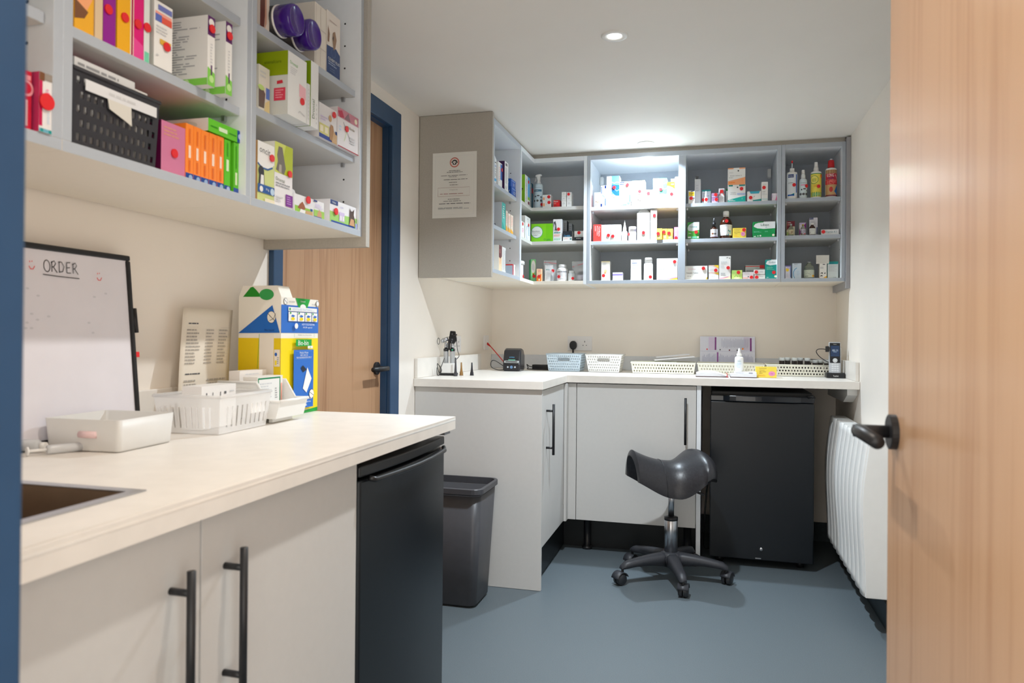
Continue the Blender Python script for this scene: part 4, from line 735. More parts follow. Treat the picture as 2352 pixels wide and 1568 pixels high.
C('grey-sided carton standing behind the dog carton','b',y+.09,'b',1350,305,1420,.06,K2,(176,182,190),[('g',.1,.3,.9,.9,7,'grey')],right='dgrey',group=cg)
C('short grey-sided carton at the back of the corner middle shelf','b',y+.1,'b',1455,362,1516,.06,K2,(178,186,194),[('g',.1,.3,.9,.9,6,'grey')],group=cg)
C('low black and white carton with blue lettering','b',y,'b',1346,506,1520,.05,K2,'white',[('r',0,.42,1,1,(40,46,54)),('t','Cardalis',.45,.54,.18,'sky',0,.7),('t','tablets',.35,.26,.14,'salmon',0,.4),('c',.85,.18,.004,'teal')],group=cg)
C('low white and black carton with a red dot at the cabinet edge','b',y,'b',1562,500,1744,.05,K2,'white',[('r',0,0,1,.36,(40,46,54)),('t','Cardisure',.5,.46,.16,'teal',0,.7),('g',.2,.16,.9,.28,1,'white')],[(1650,533)],left='black',group=cg)
bottle('white plastic tub with screw lid in the corner','l',xl-.005,'b',556,1052,676,K3,[(.85,0),(.86,.02),(.9,.82)],'white',[('lid',[(1,.82),(1,.97),(.94,1)],(238,240,240))],(.04,.78,(236,236,240),2.6,.9),[('g',.1,.6,.9,.85,3,'lilac'),('r',.6,.05,.66,.5,'purple'),('p',[(.25,.6),(.5,.7),(.3,.75)],'dgrey')],[(598,1360)],group='bottles in the corner cabinet',turn=20)
C('light green carton with cream oval set diagonally in the corner','b',y+.03,'b',738,1036,832,.06,K3,(136,214,150),[('e',.5,.66,.46,.3,'cream'),('e',.5,.66,.4,.26,'white'),('g',.25,.52,.75,.8,5,'lgrey'),('e',.5,.35,.16,.05,'amber'),('e',.5,.33,.08,.03,'black')],[(795,1357)],left=(90,190,130),group=cg,turn=24)
C('small orange and cream carton with red dot','b',y,'b',846,1216,940,.035,K3,(248,208,170),[('p',[(0,0),(1,0),(1,.6),(0,.36)],'orange'),('e',.6,.85,.25,.08,'salmon'),('r',.4,.06,.7,.2,'cream')],[(893,1362)],group=cg)
def bag(label, x0, zt, x1, zips, inner):
    a0, z1 = measure('b', y+.012, 'b', x0, zt); a1, _ = measure('b', y+.012, 'b', x1, zt); h = z1-K3; W = a1-a0
    t = tag(empty('zip_bag', ((a0+a1)/2, y+.004, K3+.0005)), label, 'bag', 'clear zip bags in the corner cabinet')
    m = MB(); n, k = 8, 8; vs = []; fs = []
    for sgn in (0,1):
        for i in range(k+1):
            for j in range(n+1):
                q, r = i/k, j/n; dp = .017*math.sin(PI*min(1,r*.999))**.5*(1-.8*q)
                vs.append((-W/2+W*r+.004*math.sin(5*q+sgn), .02+(dp if sgn else -dp)+.002*math.sin(7*r+3*q), h*q))
    N = (n+1)*(k+1)
    for s_ in (0,1):
        for i in range(k):
            for j in range(n): o_ = s_*N+i*(n+1)+j; fs.append((o_,o_+1,o_+n+2,o_+n+1))
    m.add(vs, fs, True).build('film', BAG, t)
    MB().tube([(-W/2,.016,h*zips[0]),(0,.014,h*(zips[0]+zips[1])/2+.001),(W/2,.016,h*zips[1])], .0011, 6).build('zip_strip', ink((236,70,90)), t)
    return t, W, h
t, W_, h_ = bag('clear zip bag with red seal holding a white sachet', 985,1058,1226,(.92,.84),None)
m = MB(); m.box((-W_*.42,.014,.002),(W_*.2,.022,h_*.78)); q = m.build('sachet', ink((234,236,238)), t)
Print(lambda a,b,k: (-W_*.42+a, .0138-k, b), W_*.62, h_*.78).run([('g',.1,.68,.8,.76,1,'teal'),('g',.1,.1,.6,.6,7,'lgrey'),('p',[(.7,.02),(.98,.02),(.98,.3),(.75,.45)],'dgrey')]).build(q)
sticker(t, (W_*.2,.0115,h_*.5), ((1,0,0),(0,0,1)), (0,-1,0))
bottle('white round-shouldered tablet jar with red dot and dark-topped label','b',y,'b',1212,1132,1420,K3,JAR,'white',[('cap',[(.7,.79),(.7,.96),(.64,1)],(240,240,240))],(.06,.62,(232,232,236),2.5),[('r',.1,.82,.95,.95,'dgrey'),('g',.15,.4,.9,.75,4,'lgrey'),('r',.04,.05,.14,.7,'lilac'),('t','30 tablets',.6,.14,.1,'grey',0,.5)],[(1270,1365)],group='bottles in the corner cabinet')
bottle('small frosted white pot with red dot next to the tablet jar','b',y,'b',1436,1248,1556,K3,JAR,(222,228,230),[('cap',[(.78,.79),(.78,.96),(.7,1)],(226,230,232))],(.06,.5,(226,230,232),2.4),[],[(1527,1397)],group='bottles in the corner cabinet',dot_r=.0078)
t, W_, h_ = bag('clear zip bag with slanted red seal holding a brown bottle', 1522,1076,1750,(.72,.9),None)
MB().lathe([(.021,.001),(.022,.004),(.022,.038),(.012,.05),(.012,.053)], 20, off=(W_*.18,.03,0)).build('bottle_body', GLS, t); MB().lathe([(.0135,.053),(.0135,.068),(.012,.07)], 20, off=(W_*.18,.03,0)).build('bottle_cap', ink((226,226,226)), t)
MB().lathe([(.0224,.006),(.0224,.034)], 20, off=(W_*.18,.03,0), cap=False).build('bottle_label', ink((214,210,226)), t)
# ---- cabinet on the left wall behind the notice panel
R1, R2, R3 = 1.8076, 1.6136, 1.4056; rg = 'cartons in the cabinet behind the notice panel'; xl = XP-.02
bottle('tall white spray bottle with blue bands half hidden by the notice panel','l',xl,'a',52,180,130,R1,[(.95,0),(1,.02),(1,.62),(.8,.72),(.4,.8),(.4,.86)],(234,238,240),[('cap',[(.42,.86),(.4,.96),(.3,1)],(190,214,226))],(.04,.62,(226,232,236),2.6),[('r',0,.66,1,.74,'blue'),('g',.15,.82,.85,.9,1,'black'),('g',.1,.2,.9,.6,7,'grey'),('r',.2,.02,.8,.14,'sky')],group='bottles on the shelves')
C('white carton with blue end beside the purple-sided one','l',xl,'a',136,556,218,.08,R1,'white',[('r',.55,.3,1,.96,'blue'),('g',.15,.2,.4,.8,8,'salmon')],[(205,742)],group=rg)
C('white carton with dark purple side and upright grey lines','l',xl,'a',270,545,348,.1,R1,'white',[('g',.2,.25,.8,.8,14,'grey'),('r',.2,.86,.7,.95,'dgrey'),('s',[(.2,.06),(.3,.16)],.003,'black'),('s',[(.5,.06),(.6,.16)],.003,'black')],left=(60,16,76),group=rg)
t = C('blue lubricant carton with white letters, lower of two','l',xl-.002,'a',412,1086,584,.1,R1,(20,84,176),[('t','K-Y',.4,.4,.4,'white',0,.5),('g',.1,.75,.6,.9,1,'pblue'),('r',.76,.1,.98,.4,'white')],left=(20,84,176),lp=[('t','K-Y',.75,.4,.35,'white',0,.4)],group='blue lubricant cartons')
C('blue lubricant carton with white letters, upper of two','l',xl-.004,'a',400,918,566,.1,t['top'],(20,84,176),[('t','K-Y',.4,.4,.4,'white',0,.5),('g',.1,.75,.6,.9,1,'pblue'),('r',.76,.1,.98,.4,'white')],left=(20,84,176),lp=[('t','K-Y',.75,.4,.35,'white',0,.4)],group='blue lubricant cartons')
C('grey and teal carton with swirl mark on the middle shelf','l',xl,'b',190,-55,258,.11,R2,(30,170,160),[('p',[(0,.3),(1,.0),(1,.5),(0,.8)],(90,200,190)),('g',.3,.4,.7,.9,6,'white')],left=(206,212,220),lp=[('r',0,0,.12,1,'teal'),('s',[(.6,.16),(.7,.2),(.72,.12),(.62,.06),(.74,.06)],.003,'navy')],group=rg)
for k, (x0, x1, zt) in enumerate(((268,298,108),(312,350,160),(358,402,188))):
    C(('slim white carton with yellow foot next to the teal one','slim white carton with yellow foot, middle of three','slim white carton with yellow foot, shortest of three')[k],'l',xl-.005*k,'b',x0,zt,x1,.08,R2,(240,226,210),[('p',[(0,0),(1,0),(1,.16),(0,.3)],'amber'),('g',.2,.4,.8,.9,6,'salmon')],group='slim yellow-footed cartons')
C('tall white carton with brown and peach stripe on the bottom shelf','l',xl,'b',132,760,188,.11,R3,(246,222,186),[('p',[(0,.55),(.5,.5),(1,.6),(1,1),(0,1)],(110,60,62)),('r',.3,.7,.42,.86,'salmon'),('g',.3,.3,.7,.5,5,'peach')],left=(234,232,226),lp=[('g',.2,.1,.8,.95,14,'lgrey')],group=rg)
C('tall plain white carton with grey lines beside the brown-striped one','l',xl,'b',192,795,264,.09,R3,(232,232,230),[('g',.2,.1,.7,.95,14,'lgrey'),('r',.85,.1,.95,.9,'grey')],group=rg)
C('pale blue low carton with a red rim','l',xl,'b',392,1126,408,.12,R3,(200,50,70),[],left=(182,200,222),lp=[('r',0,.9,1,1,'red'),('g',.2,.5,.6,.8,2,'pblue')],group=rg)
C('small white carton with a red dot at the front edge of the bottom shelf','l',xl,'b',414,1132,494,.07,R3,'white',[('g',.3,.7,.8,.8,1,'lgrey')],[(452,1258)],group=rg,dot_r=.0065)
# ================================================================== CABINETS OVER THE SINK WORKTOP: CONTENTS
L0, L1 = 1.4026, 1.5926; xl = .303; lg = 'cartons on the upper shelf over the sink worktop'; lb = 'cartons on the bottom shelf over the sink worktop'
def Lc(*a, **k): k.setdefault('dot_r', .0082); return C(*a, **k)
# nearest cabinet, seen past the door frame
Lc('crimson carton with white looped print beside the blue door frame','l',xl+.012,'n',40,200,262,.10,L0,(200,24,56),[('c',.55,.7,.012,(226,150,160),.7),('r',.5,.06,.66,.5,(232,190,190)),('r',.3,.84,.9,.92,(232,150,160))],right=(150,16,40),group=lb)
Lc('white and magenta carton with brown top and teal foot','l',xl+.022,'n',392,262,626,.10,L0,(236,234,234),[('r',0,.1,.26,.86,(200,0,80)),('r',0,.86,.4,1,'brown'),('r',.4,.88,1,1,(150,140,130)),('r',0,0,1,.06,(110,180,200)),('r',.1,0,.3,.06,'teal'),('r',.75,0,.95,.06,'teal'),('g',.6,.15,.85,.35,6,'pblue'),('g',.5,.6,.8,.75,3,'pink')],[(505,820)],left=(206,60,110),group=lb,dot_r=.0125)
# middle cabinet, upper shelf: row of upright cartons
H_ = .16
Lc('orange carton with cartoon-like brown and blue print at the left end','l',xl,'h',62,180,328,.1,L1,'amber',[('p',[(.0,.18),(.6,.22),(.9,.36),(.9,.6),(.3,.8),(0,.7)],'peach'),('p',[(0,.1),(.5,.14),(.7,.22),(0,.3)],'brown'),('r',0,.44,.16,.8,'teal')],hgt=H_,group=lg)
Lc('beige carton with a dark paw mark','l',xl,'h',338,230,448,.1,L1,(222,196,160),[('e',.4,.72,.3,.08,(70,50,44))],hgt=H_-.01,group=lg)
Lc('deep purple carton with a red dot','l',xl,'h',452,300,622,.1,L1,(146,22,146),[],[(518,130)],right='lgrey',hgt=H_,group=lg)
Lc('golden yellow carton with a red dot','l',xl,'h',640,380,832,.1,L1,(240,176,20),[('r',.92,0,1,1,'cream')],[(740,240)],hgt=H_,group=lg)
Lc('hot pink carton with a red dot','l',xl,'h',850,470,1000,.1,L1,(222,10,120),[('p',[(0,0),(1,0),(1,.16),(0,.22)],(232,70,150)),('r',0,0,.06,1,'cream')],[(915,330)],hgt=H_,group=lg)
Lc('thin white carton with a mint foot and red dot','l',xl,'h',1002,500,1080,.1,L1,(226,232,230),[('r',.1,0,.9,.14,'mint')],[(1040,375)],hgt=.135,group=lg)
Lc('white carton with red and blue header and yellow strip','l',xl+.006,'h',1142,-20,1394,.09,L1,'white',[('r',.06,.74,.95,.84,'salmon'),('r',.06,.69,.4,.8,(90,110,190)),('r',.4,.69,.95,.79,(226,90,70)),('r',.2,.87,.95,.95,(110,120,190)),('g',.1,.5,.85,.64,3,'lgrey'),('r',.3,.36,.9,.44,(220,176,60)),('r',.6,.33,.9,.4,(120,100,150)),('g',.1,.14,.3,.2,1,'lgrey')],[(1297,640)],left=(196,196,192),group=lg)
Lc('small grey carton peeping out between the white cartons','l',xl-.13,'h',1420,235,1500,.08,L1,(200,200,196),[('g',.1,.1,.9,.9,8,'lgrey')],group=lg)
for k, (x0, x1, zt, dd, dp) in enumerate(((1866,1966,198,(1912,395),.19),(2110,2198,282,(2150,490),.17))):
    Lc(('white leaflet carton with purple cap and green foot, its printed side in view','white leaflet carton with purple cap and green foot, last in the row')[k],'l',.334,'h',x0,zt,x1,dp,L1,'white',[('r',0,.72,1,1,(90,30,100)),('c',.5,.91,.008,'white'),('p',[(0,0),(1,0),(1,.2),(0,.26)],(130,206,80)),('g',.35,.32,.65,.62,7,'lgrey'),('r',.42,.16,.6,.3,(90,30,100)),('c',.5,.1,.007,(190,230,150))],[dd],left=(234,234,232),lp=[('g',.08,.16,.92,.95,22,(170,172,176)),('r',0,0,1,.1,(130,206,80)),('c',.75,.05,.006,(200,234,170))],group='leaflet cartons with purple caps')
# black basket with its contents
def perf_wall(m, P, nx, nz, holes, skip=None):
    """quad wall P(s,t) built from nx x nz cells, leaving the hole cells open"""
    vs = [P(i/nx, j/nz) for j in range(nz+1) for i in range(nx+1)]; fs = []
    for j in range(nz):
        for i in range(nx):
            if holes(i, j) or (skip and skip(i/nx+.5/nx, j/nz+.5/nz)): continue
            o = j*(nx+1)+i; fs.append((o,o+1,o+nx+2,o+nx+1))
    m.add(vs, fs)
def basket(label, loc, rz, W, D, H, m_, taper=.9, nx=33, nz=9, slot=None, group=None, rim=.004, handle=True):
    t = tag(empty('storage_basket', loc, rz), label, 'basket', group)
    def hole(n): return lambda i, j: (0 < j < nz-1) and j % 2 == 1 and 0 < i < n-1 and (i+(1 if (j//2) % 2 else 0)) % 2 == 1
    bw, bd = W*taper, D*taper
    sk = (lambda s, q: abs(s-.5) < .19 and .58 < q < .82) if handle else None
    m = MB()
    perf_wall(m, lambda s,q: (-(bw+(W-bw)*q)/2+(bw+(W-bw)*q)*s, D/2-(bd+(D-bd)*q)/2, H*q), nx, nz, hole(nx), sk)
    perf_wall(m, lambda s,q: (-(bw+(W-bw)*q)/2+(bw+(W-bw)*q)*s, D/2+(bd+(D-bd)*q)/2, H*q), nx, nz, hole(nx))
    ny = max(5, int(nx*D/W)|1)
    for sg in (-1,1): perf_wall(m, lambda s,q: (sg*(bw+(W-bw)*q)/2, D/2-(bd+(D-bd)*q)/2+(bd+(D-bd)*q)*s, H*q), ny, nz, hole(ny))
    m.add([(-bw/2,D/2-bd/2,.001),(bw/2,D/2-bd/2,.001),(bw/2,D/2+bd/2,.001),(-bw/2,D/2+bd/2,.001)], [(0,1,2,3)])
    m.build('body', m_, t, solid=.0018)
    m = MB(); m.tube([(-W/2,0,H),(W/2,0,H),(W/2,D,H),(-W/2,D,H),(-W/2,0,H)], rim, 8); m.build('rim', m_, t)
    if handle:
        m = MB(); a, b = W*.19*.96, .12*H; m.tube([(a*math.copysign(abs(math.cos(q))**.35,math.cos(q)), D/2-(bd+(D-bd)*.7)/2-.001, H*.7+b*math.copysign(abs(math.sin(q))**.35,math.sin(q))) for q in [2*PI*i/24 for i in range(25)]], .0025, 6); m.build('handle_rim', m_, t)
    return t
BB = mat('black_basket_plastic', (50,50,56), .4, var=.04)
ya, _ = measure('l',.305,'i',45,290); yb, _ = measure('l',.305,'i',1290,800)
kb = basket('black woven plastic basket with a white paper label strip', (.305,(ya+yb)/2,L0+.001), PI/2, yb-ya, .2, .125, BB, .95, 27, 11, handle=False)
W = yb-ya; m = MB(); m.box((-W*.39,-.0045,.094),(W*.44,-.0035,.112)); q = m.build('label_strip', ink((224,226,230)), kb)
Print(lambda a,b,k: (-W*.39+a,-.0046-k,.094+b), W*.83, .018).run([('g',.3,.25,.85,.75,1,'lgrey')]).build(q)
m = MB(); m.prism([(-W*.15,.094),(W*.12,.094),(W*.13,.062),(W*.04,.068),(-W*.13,.078)], -.0045, -.0035, 1); m.build('torn_label', ink((216,214,206)), kb)
def lean(name, label, cat, loc, rz, w, d, h, c, tilt=0, prints=(), group=None):
    t = MB().box((-w/2,0,0),(w/2,d,h)).build(name, ink(c)); t.location = loc; t.rotation_euler = (tilt, 0, rz); tag(t, label, cat, group)
    F, A, B = faceF('front', w, d, h); Print(F, A, B).run(prints).build(t); return t
lean('packet','white packet standing up in the black basket','packet',(.287,ya+.085,L0+.004),PI/2,.13,.03,.148,(222,224,226),0,[('g',.05,.84,.95,.97,2,'grey')],'packets in the black basket')
lean('packet','second white packet with rounded corner in the black basket','packet',(.285,ya+.168,L0+.004),PI/2,.03,.03,.138,(226,226,224),0,[],'packets in the black basket')
lean('packet','pink packet sticking up at the back of the black basket','packet',(.235,ya+.08,L0+.004),PI/2,.13,.03,.172,(222,120,160),0,[],'packets in the black basket')
lean('packet','navy packet sticking up at the back of the black basket','packet',(.195,ya+.15,L0+.004),PI/2,.05,.03,.176,(24,28,92),0,[],'packets in the black basket')
Lc('dusty pink carton with plum side and a red dot beside the black basket','l',xl,'j',82,190,518,.13,L0,(206,122,160),[('g',.1,.72,.9,.92,3,(214,150,130))],[(310,805)],left=(92,10,62),group=lb,dot_r=.0085)
ob = 'orange cartons with blue feet'; xs = (524,668,800,944,1092,1216); zt = (250,310,372,424,478)
for k in range(5):
    t = Lc('orange carton with blue foot, %s in the row of five' % ('first','second','third','fourth','fifth')[k],'l',xl+.001,'j',xs[k],zt[k],xs[k+1]-3,.12,L0,(252,140,44),[('r',0,0,1,.13,(10,66,150)),('r',.35,.4,.65,.62,(252,226,206)),('r',.4,.66,.6,.92,(226,110,30)),('r',.4,.16,.6,.36,(226,110,30)),('c',.62,.055,.0055,(150,180,220))],group=ob)
    if k == 4: to = t
t = Lc('green carton with blue foot next to the last orange one','l',xl+.001,'j',1220,540,1332,.12,L0,(88,196,14),[('r',0,0,1,.12,(10,66,150)),('r',.3,.4,.7,.62,(220,240,200)),('r',.42,.68,.6,.94,(60,150,10)),('c',.62,.055,.0055,(170,190,230))],group='green cartons with blue feet')
Lc('green carton with blue foot, the last one against the cabinet side','l',xl+.002,'j',1388,600,1478,.12,L0,(96,196,40),[('r',0,0,1,.12,(40,80,170)),('r',.3,.18,.7,.42,(220,240,200)),('r',.42,.5,.6,.94,(60,150,10))],group='green cartons with blue feet')
# green carton lying across the tops
a0, _ = measure('l',xl+.004,'j',930,250); a1, _ = measure('l',xl+.004,'j',1528,470); zb = to['top']+.001
t = MB().box((-(a1-a0)/2,0,0),((a1-a0)/2,.13,.026)).build('medicine_box', ink((98,200,34))); t.location = (xl+.004,(a0+a1)/2,zb); t.rotation_euler.z = PI/2
tag(t, 'green carton with blue end lying on top of the upright orange cartons', 'box', 'green cartons with blue feet')
Print(faceF('front',a1-a0,.13,.026)[0], a1-a0, .026).run([('r',.86,0,1,1,(20,70,160)),('r',.3,.3,.55,.62,(220,242,206)),('r',.06,.4,.26,.5,(50,150,10)),('r',.6,.4,.82,.5,(50,150,10)),('c',.93,.5,.006,(170,190,230))]).build(t)
Print(faceF('left',a1-a0,.13,.026)[0], .13, .026).run([('r',0,0,1,1,(226,226,220)),('e',.6,.5,.2,.3,(200,206,196))]).build(t)
# ---- right cabinet, upper shelf
M1, M2 = 1.8006, 1.6126; rg2 = 'cartons in the cabinet beside the oak door'
Lc('carton with a brown and white animal photo at the top left','l',xl,'k',88,0,243,.08,M1,(226,214,204),[('p',[(0,0),(.45,.02),(.6,.5),(.3,1),(0,1)],(96,50,42)),('p',[(.5,.0),(.7,.1),(.65,.7),(.5,.8)],(196,150,130))],hgt=.15,group=rg2)
def jar(label, y, zc, xf):
    t = tag(empty('jar', (xf,y,zc)), label, 'jar', 'jars with purple lids'); V = mat('violet_lid', (58,14,128), .22, var=.03, coat=.3)
    MB().lathe([(.032,-.17),(.036,-.165),(.036,-.044)], 32, 'x').build('body', ink((40,40,44)), t)
    MB().lathe([(.037,-.046),(.037,-.041)], 32, 'x').build('collar', ink('white'), t)
    MB().lathe([(.0355,-.041),(.0365,-.006),(.034,-.001),(.029,0),(.0285,-.001),(.0001,-.001)], 40, 'x').build('lid', V, t)
y1_, z1_ = measure('l',.356,'k',700,250); y2_, z2_ = measure('l',.356,'k',1010,440)
jar('dark jar lying on its side, purple lid outwards, left one', y1_, M1+.0372, .356); jar('dark jar lying on its side, purple lid outwards, right one', max(y2_, y1_+.075), M1+.0372, .352)
Lc('white carton with faint grid print behind the purple lids','l',xl,'k',985,20,1172,.1,M1,(222,216,206),[('r',.1,.02,.13,.98,(200,192,184)),('r',.5,.02,.53,.98,(200,192,184)),('r',0,.3,1,.32,(200,192,184)),('r',0,.6,1,.62,(200,192,184))],group=rg2)
Lc('tall white carton with dog photo and navy lower half','l',xl,'k',1182,150,1402,.1,M1,(226,218,210),[('p',[(0,0),(1,0),(1,.4),(.7,.47),(.3,.45),(0,.44)],(40,66,118)),('c',.5,.37,.012,(70,96,140),.85),('p',[(.5,.42),(.62,.46),(.72,.62),(.6,.74),(.45,.7),(.4,.6)],(150,120,96)),('p',[(.4,.6),(.5,.66),(.5,.56)],(70,60,56)),('p',[(.05,.5),(.16,.5),(.2,.64),(.08,.76)],(140,110,90)),('g',.2,.84,.8,.88,1,(196,180,176)),('t','COVERT PLUS',.5,.24,.045,'white',0,.85),('g',.1,.14,.9,.21,2,(160,176,206)),('g',.2,.04,.8,.11,2,(90,110,150))],group=rg2)
# ---- right cabinet, middle shelf
Lc('carton with a brindled dog and blue flash, half behind the cabinet side','l',xl,'l',60,290,218,.08,M2,(226,224,214),[('p',[(0,.05),(.5,.06),(.6,.4),(.3,.52),(0,.5)],(104,92,84)),('r',.66,.3,1,.55,(90,130,206)),('p',[(.5,0),(1,0),(1,.3),(.6,.2)],(226,206,150)),('e',.2,.5,.3,.06,'pgreen'),('g',.1,.72,.8,.9,2,'lgrey')],group=rg2)
Lc('large white wormer carton with lime top, overhanging the shelf','l',.345,'l',482,96,752,.2,M2,(234,236,236),[('t','Drontal',.3,.84,.05,(130,190,120),-1,.45),('g',.12,.66,.5,.78,4,'lgrey'),('p',[(.6,.38),(.95,.36),(.95,.56),(.6,.58)],(240,184,194)),('s',[(.55,.1),(.62,.14),(.9,.1)],.0025,'lgrey')],[(677,840)],left=(206,208,204),lp=[('r',0,.62,1,1,(142,162,0)),('t','animalcare',.8,.84,.05,(80,100,10),0,.3),('r',.82,.22,.97,.42,(216,60,84)),('g',.84,.25,.96,.4,4,(236,150,160)),('p',[(.86,.48),(.94,.49),(.93,.54),(.86,.53)],(206,40,60))],group=rg2)
Lc('short narrow white carton between the two wormer cartons','l',.345,'l',758,572,800,.1,M2,(226,228,228),[('g',.3,.1,.7,.9,9,'lgrey')],group=rg2)
Lc('narrow white wormer carton with lime side and sideways lettering','l',.345,'l',812,242,922,.13,M2,(234,236,236),[('t','Drontal',.35,.28,.3,(96,120,90),90,.3),('g',.7,.05,.85,.4,5,'lgrey')],left=(130,160,0),group=rg2)
Lc('low white carton with a tan dog, yellow panel and navy foot','l',.318,'l',930,836,1184,.09,M2,(230,228,230),[('r',0,.0,.72,.12,(20,56,150)),('r',0,.12,.55,.42,(216,210,130)),('r',.05,.18,.22,.36,'cream'),('r',.3,.18,.48,.36,'cream'),('p',[(.58,.06),(.72,.04),(.84,.3),(.78,.5),(.66,.52),(.58,.4)],(176,130,84)),('p',[(.7,0),(1,0),(1,.28),(.8,.34)],'tan'),('e',.6,.68,.08,.1,'tan'),('r',.9,.28,1,.38,'navy'),('g',.05,.5,.5,.66,2,'lilac')],[(1132,1032)],group=rg2)
Lc('white carton with pink floral band and red dot, last on the middle shelf','l',.318,'l',1196,905,1496,.09,M2,(232,228,230),[('p',[(0,.76),(1,.76),(1,1),(0,1)],(200,130,146)),('p',[(0,.9),(.2,.96),(.3,.8),(.1,.76)],(190,50,80)),('p',[(.3,.78),(.5,.98),(.6,.78)],(140,110,120)),('e',.86,.87,.07,.07,'cream'),('t','profender',.62,.6,.1,(130,110,70),0,.58),('s',[(.25,.68),(.5,.4),(.66,.2)],.002,'grey'),('s',[(.5,.66),(.3,.2)],.0015,'pgreen'),('r',0,0,1,.025,(176,40,60)),('g',.55,.2,.95,.4,3,'lgrey'),('g',.05,.4,.2,.56,2,'pblue')],[(1315,1235)],group=rg2)
# ---- right cabinet, bottom shelf
Lc('white-topped carton with a black and white collie and a blue badge strip','l',xl+.012,'m',44,138,296,.09,L0,(206,216,140),[('p',[(0,.62),(.2,.575),(.5,.565),(.8,.6),(1,.68),(1,1),(0,1)],'white'),('r',0,.8,1,1,'white'),('s',[(0,.62),(.25,.56),(.6,.56),(.9,.62)],.004,(40,90,150)),('t','oncit',.42,.86,.1,(90,92,96),-3,.72),('e',.2,.5,.16,.09,(40,40,44)),('p',[(.05,.28),(.4,.28),(.36,.52),(.1,.5)],(40,40,44)),('p',[(.15,.28),(.36,.28),(.34,.44),(.18,.44)],'white'),('r',.0,.14,1,.28,(30,84,156)),('e',.2,.2,.1,.05,'white'),('c',.86,.2,.008,'pblue'),('t','8 kg',.56,.21,.05,'white'),('r',.4,.0,1,.06,'cream')],[(242,418)],left=(190,150,100),group=rg2)
Lc('white carton with a grey tabby cat on lime and a purple corner','l',xl+.012,'m',302,152,572,.09,L0,(236,234,236),[('r',0,.52,1,1,(206,214,100)),('p',[(.5,.52),(1,.52),(1,1),(.6,1),(.4,.7)],(176,190,20)),('p',[(.06,.56),(.5,.52),(.6,.62),(.5,.78),(.4,.94),(.2,.94),(.12,.8),(.16,.7)],(112,104,94)),('p',[(.2,.54),(.36,.53),(.36,.66),(.24,.66)],(176,166,150)),('t','Drontal',.3,.42,.055,(110,120,96),-3,.5),('g',.05,.3,.85,.38,2,'grey'),('r',.6,.03,1,.22,(126,36,146)),('g',.66,.06,.95,.2,4,(190,140,206)),('g',.05,.06,.45,.16,3,'lgrey')],[(513,657)],group=rg2)
Lc('open brown cardboard carton behind the collie carton','l',xl-.16,'m',60,10,232,.06,L0,(176,130,92),[],group=rg2)
t = Lc('white dispenser carton with a terrier photo, its card back standing up','l',xl+.012,'m',592,935,1042,.09,L0,(234,234,236),[('p',[(.02,.0),(.6,.0),(.6,.36),(.02,.36)],(150,204,70)),('r',.52,.26,.6,.4,(30,70,150)),('p',[(.1,.24),(.18,.5),(.26,.66),(.32,.5),(.36,.3),(.3,.2),(.2,.2)],(160,88,52)),('p',[(.16,0),(.34,0),(.36,.2),(.2,.22)],'white'),('r',.36,.02,.6,.22,'tan'),('r',.64,0,1,.44,(160,206,90)),('p',[(.74,.05),(.9,.05),(.9,.3),(.82,.5),(.76,.3)],(206,160,120)),('r',.64,0,.9,.06,(20,56,150)),('r',.62,.9,.74,1,'navy'),('g',.66,.55,.95,.8,4,'lilac')],[(790,1025)],group=rg2,dot_r=.0095)
hh = t['top']-L0; wd = max(v.co.x for v in t.data.vertices); m = MB(); m.prism([(-wd*.8,hh-.002),(wd,hh-.002),(wd,hh+.012),(wd*.8,hh+.034),(-wd*.8,hh+.05)], .078, .079, 1); f_ = m.build('flap', ink((226,226,228)), t)
Print(lambda a,b,k: (-wd*.8+a,.0778-k,hh+b), wd*1.6, .042).run([('r',0,.6,.26,1.08,'navy'),('t','Virbac',.13,.84,.2,'white',0,.2),('r',.02,.0,.3,.3,'lilac')]).build(f_)
t = Lc('white dispenser carton with a German shepherd photo and navy foot','l',xl+.012,'m',1128,1020,1562,.09,L0,(234,234,238),[('p',[(0,0),(1,0),(1,.5),(.6,.48),(.3,.44),(0,.5)],(160,210,110)),('r',.04,.02,.84,.1,(20,64,150)),('r',.01,.8,.26,.99,'navy'),('t','Virbac',.13,.89,.09,'white'),('r',.3,.16,.48,.56,'lilac'),('r',.33,.2,.38,.4,'white'),('r',.41,.2,.46,.4,'white'),('p',[(.64,.12),(.82,.12),(.86,.34),(.8,.62),(.82,.9),(.76,.76),(.7,.76),(.66,.9),(.66,.6)],(86,70,64)),('p',[(.64,.1),(.84,.1),(.8,.4),(.7,.42)],(206,160,120)),('r',.86,.02,1,.26,(170,180,226)),('t','PUPPY',.38,.76,.07,(140,130,190),0,.3),('r',.96,.3,1,.46,'blue')],[(1205,1215)],group=rg2,dot_r=.0095)
hh = t['top']-L0; m = MB()
for k in range(4): m.box((-.03+.03*k,.03,hh-.02),(-.008+.03*k,.034,hh+.006-.002*k))
m.build('foil_strips', CHROME, t)['kind'] = 'stuff'
# ================================================================== ON THE SINK WORKTOP
ZW = H1+.0008
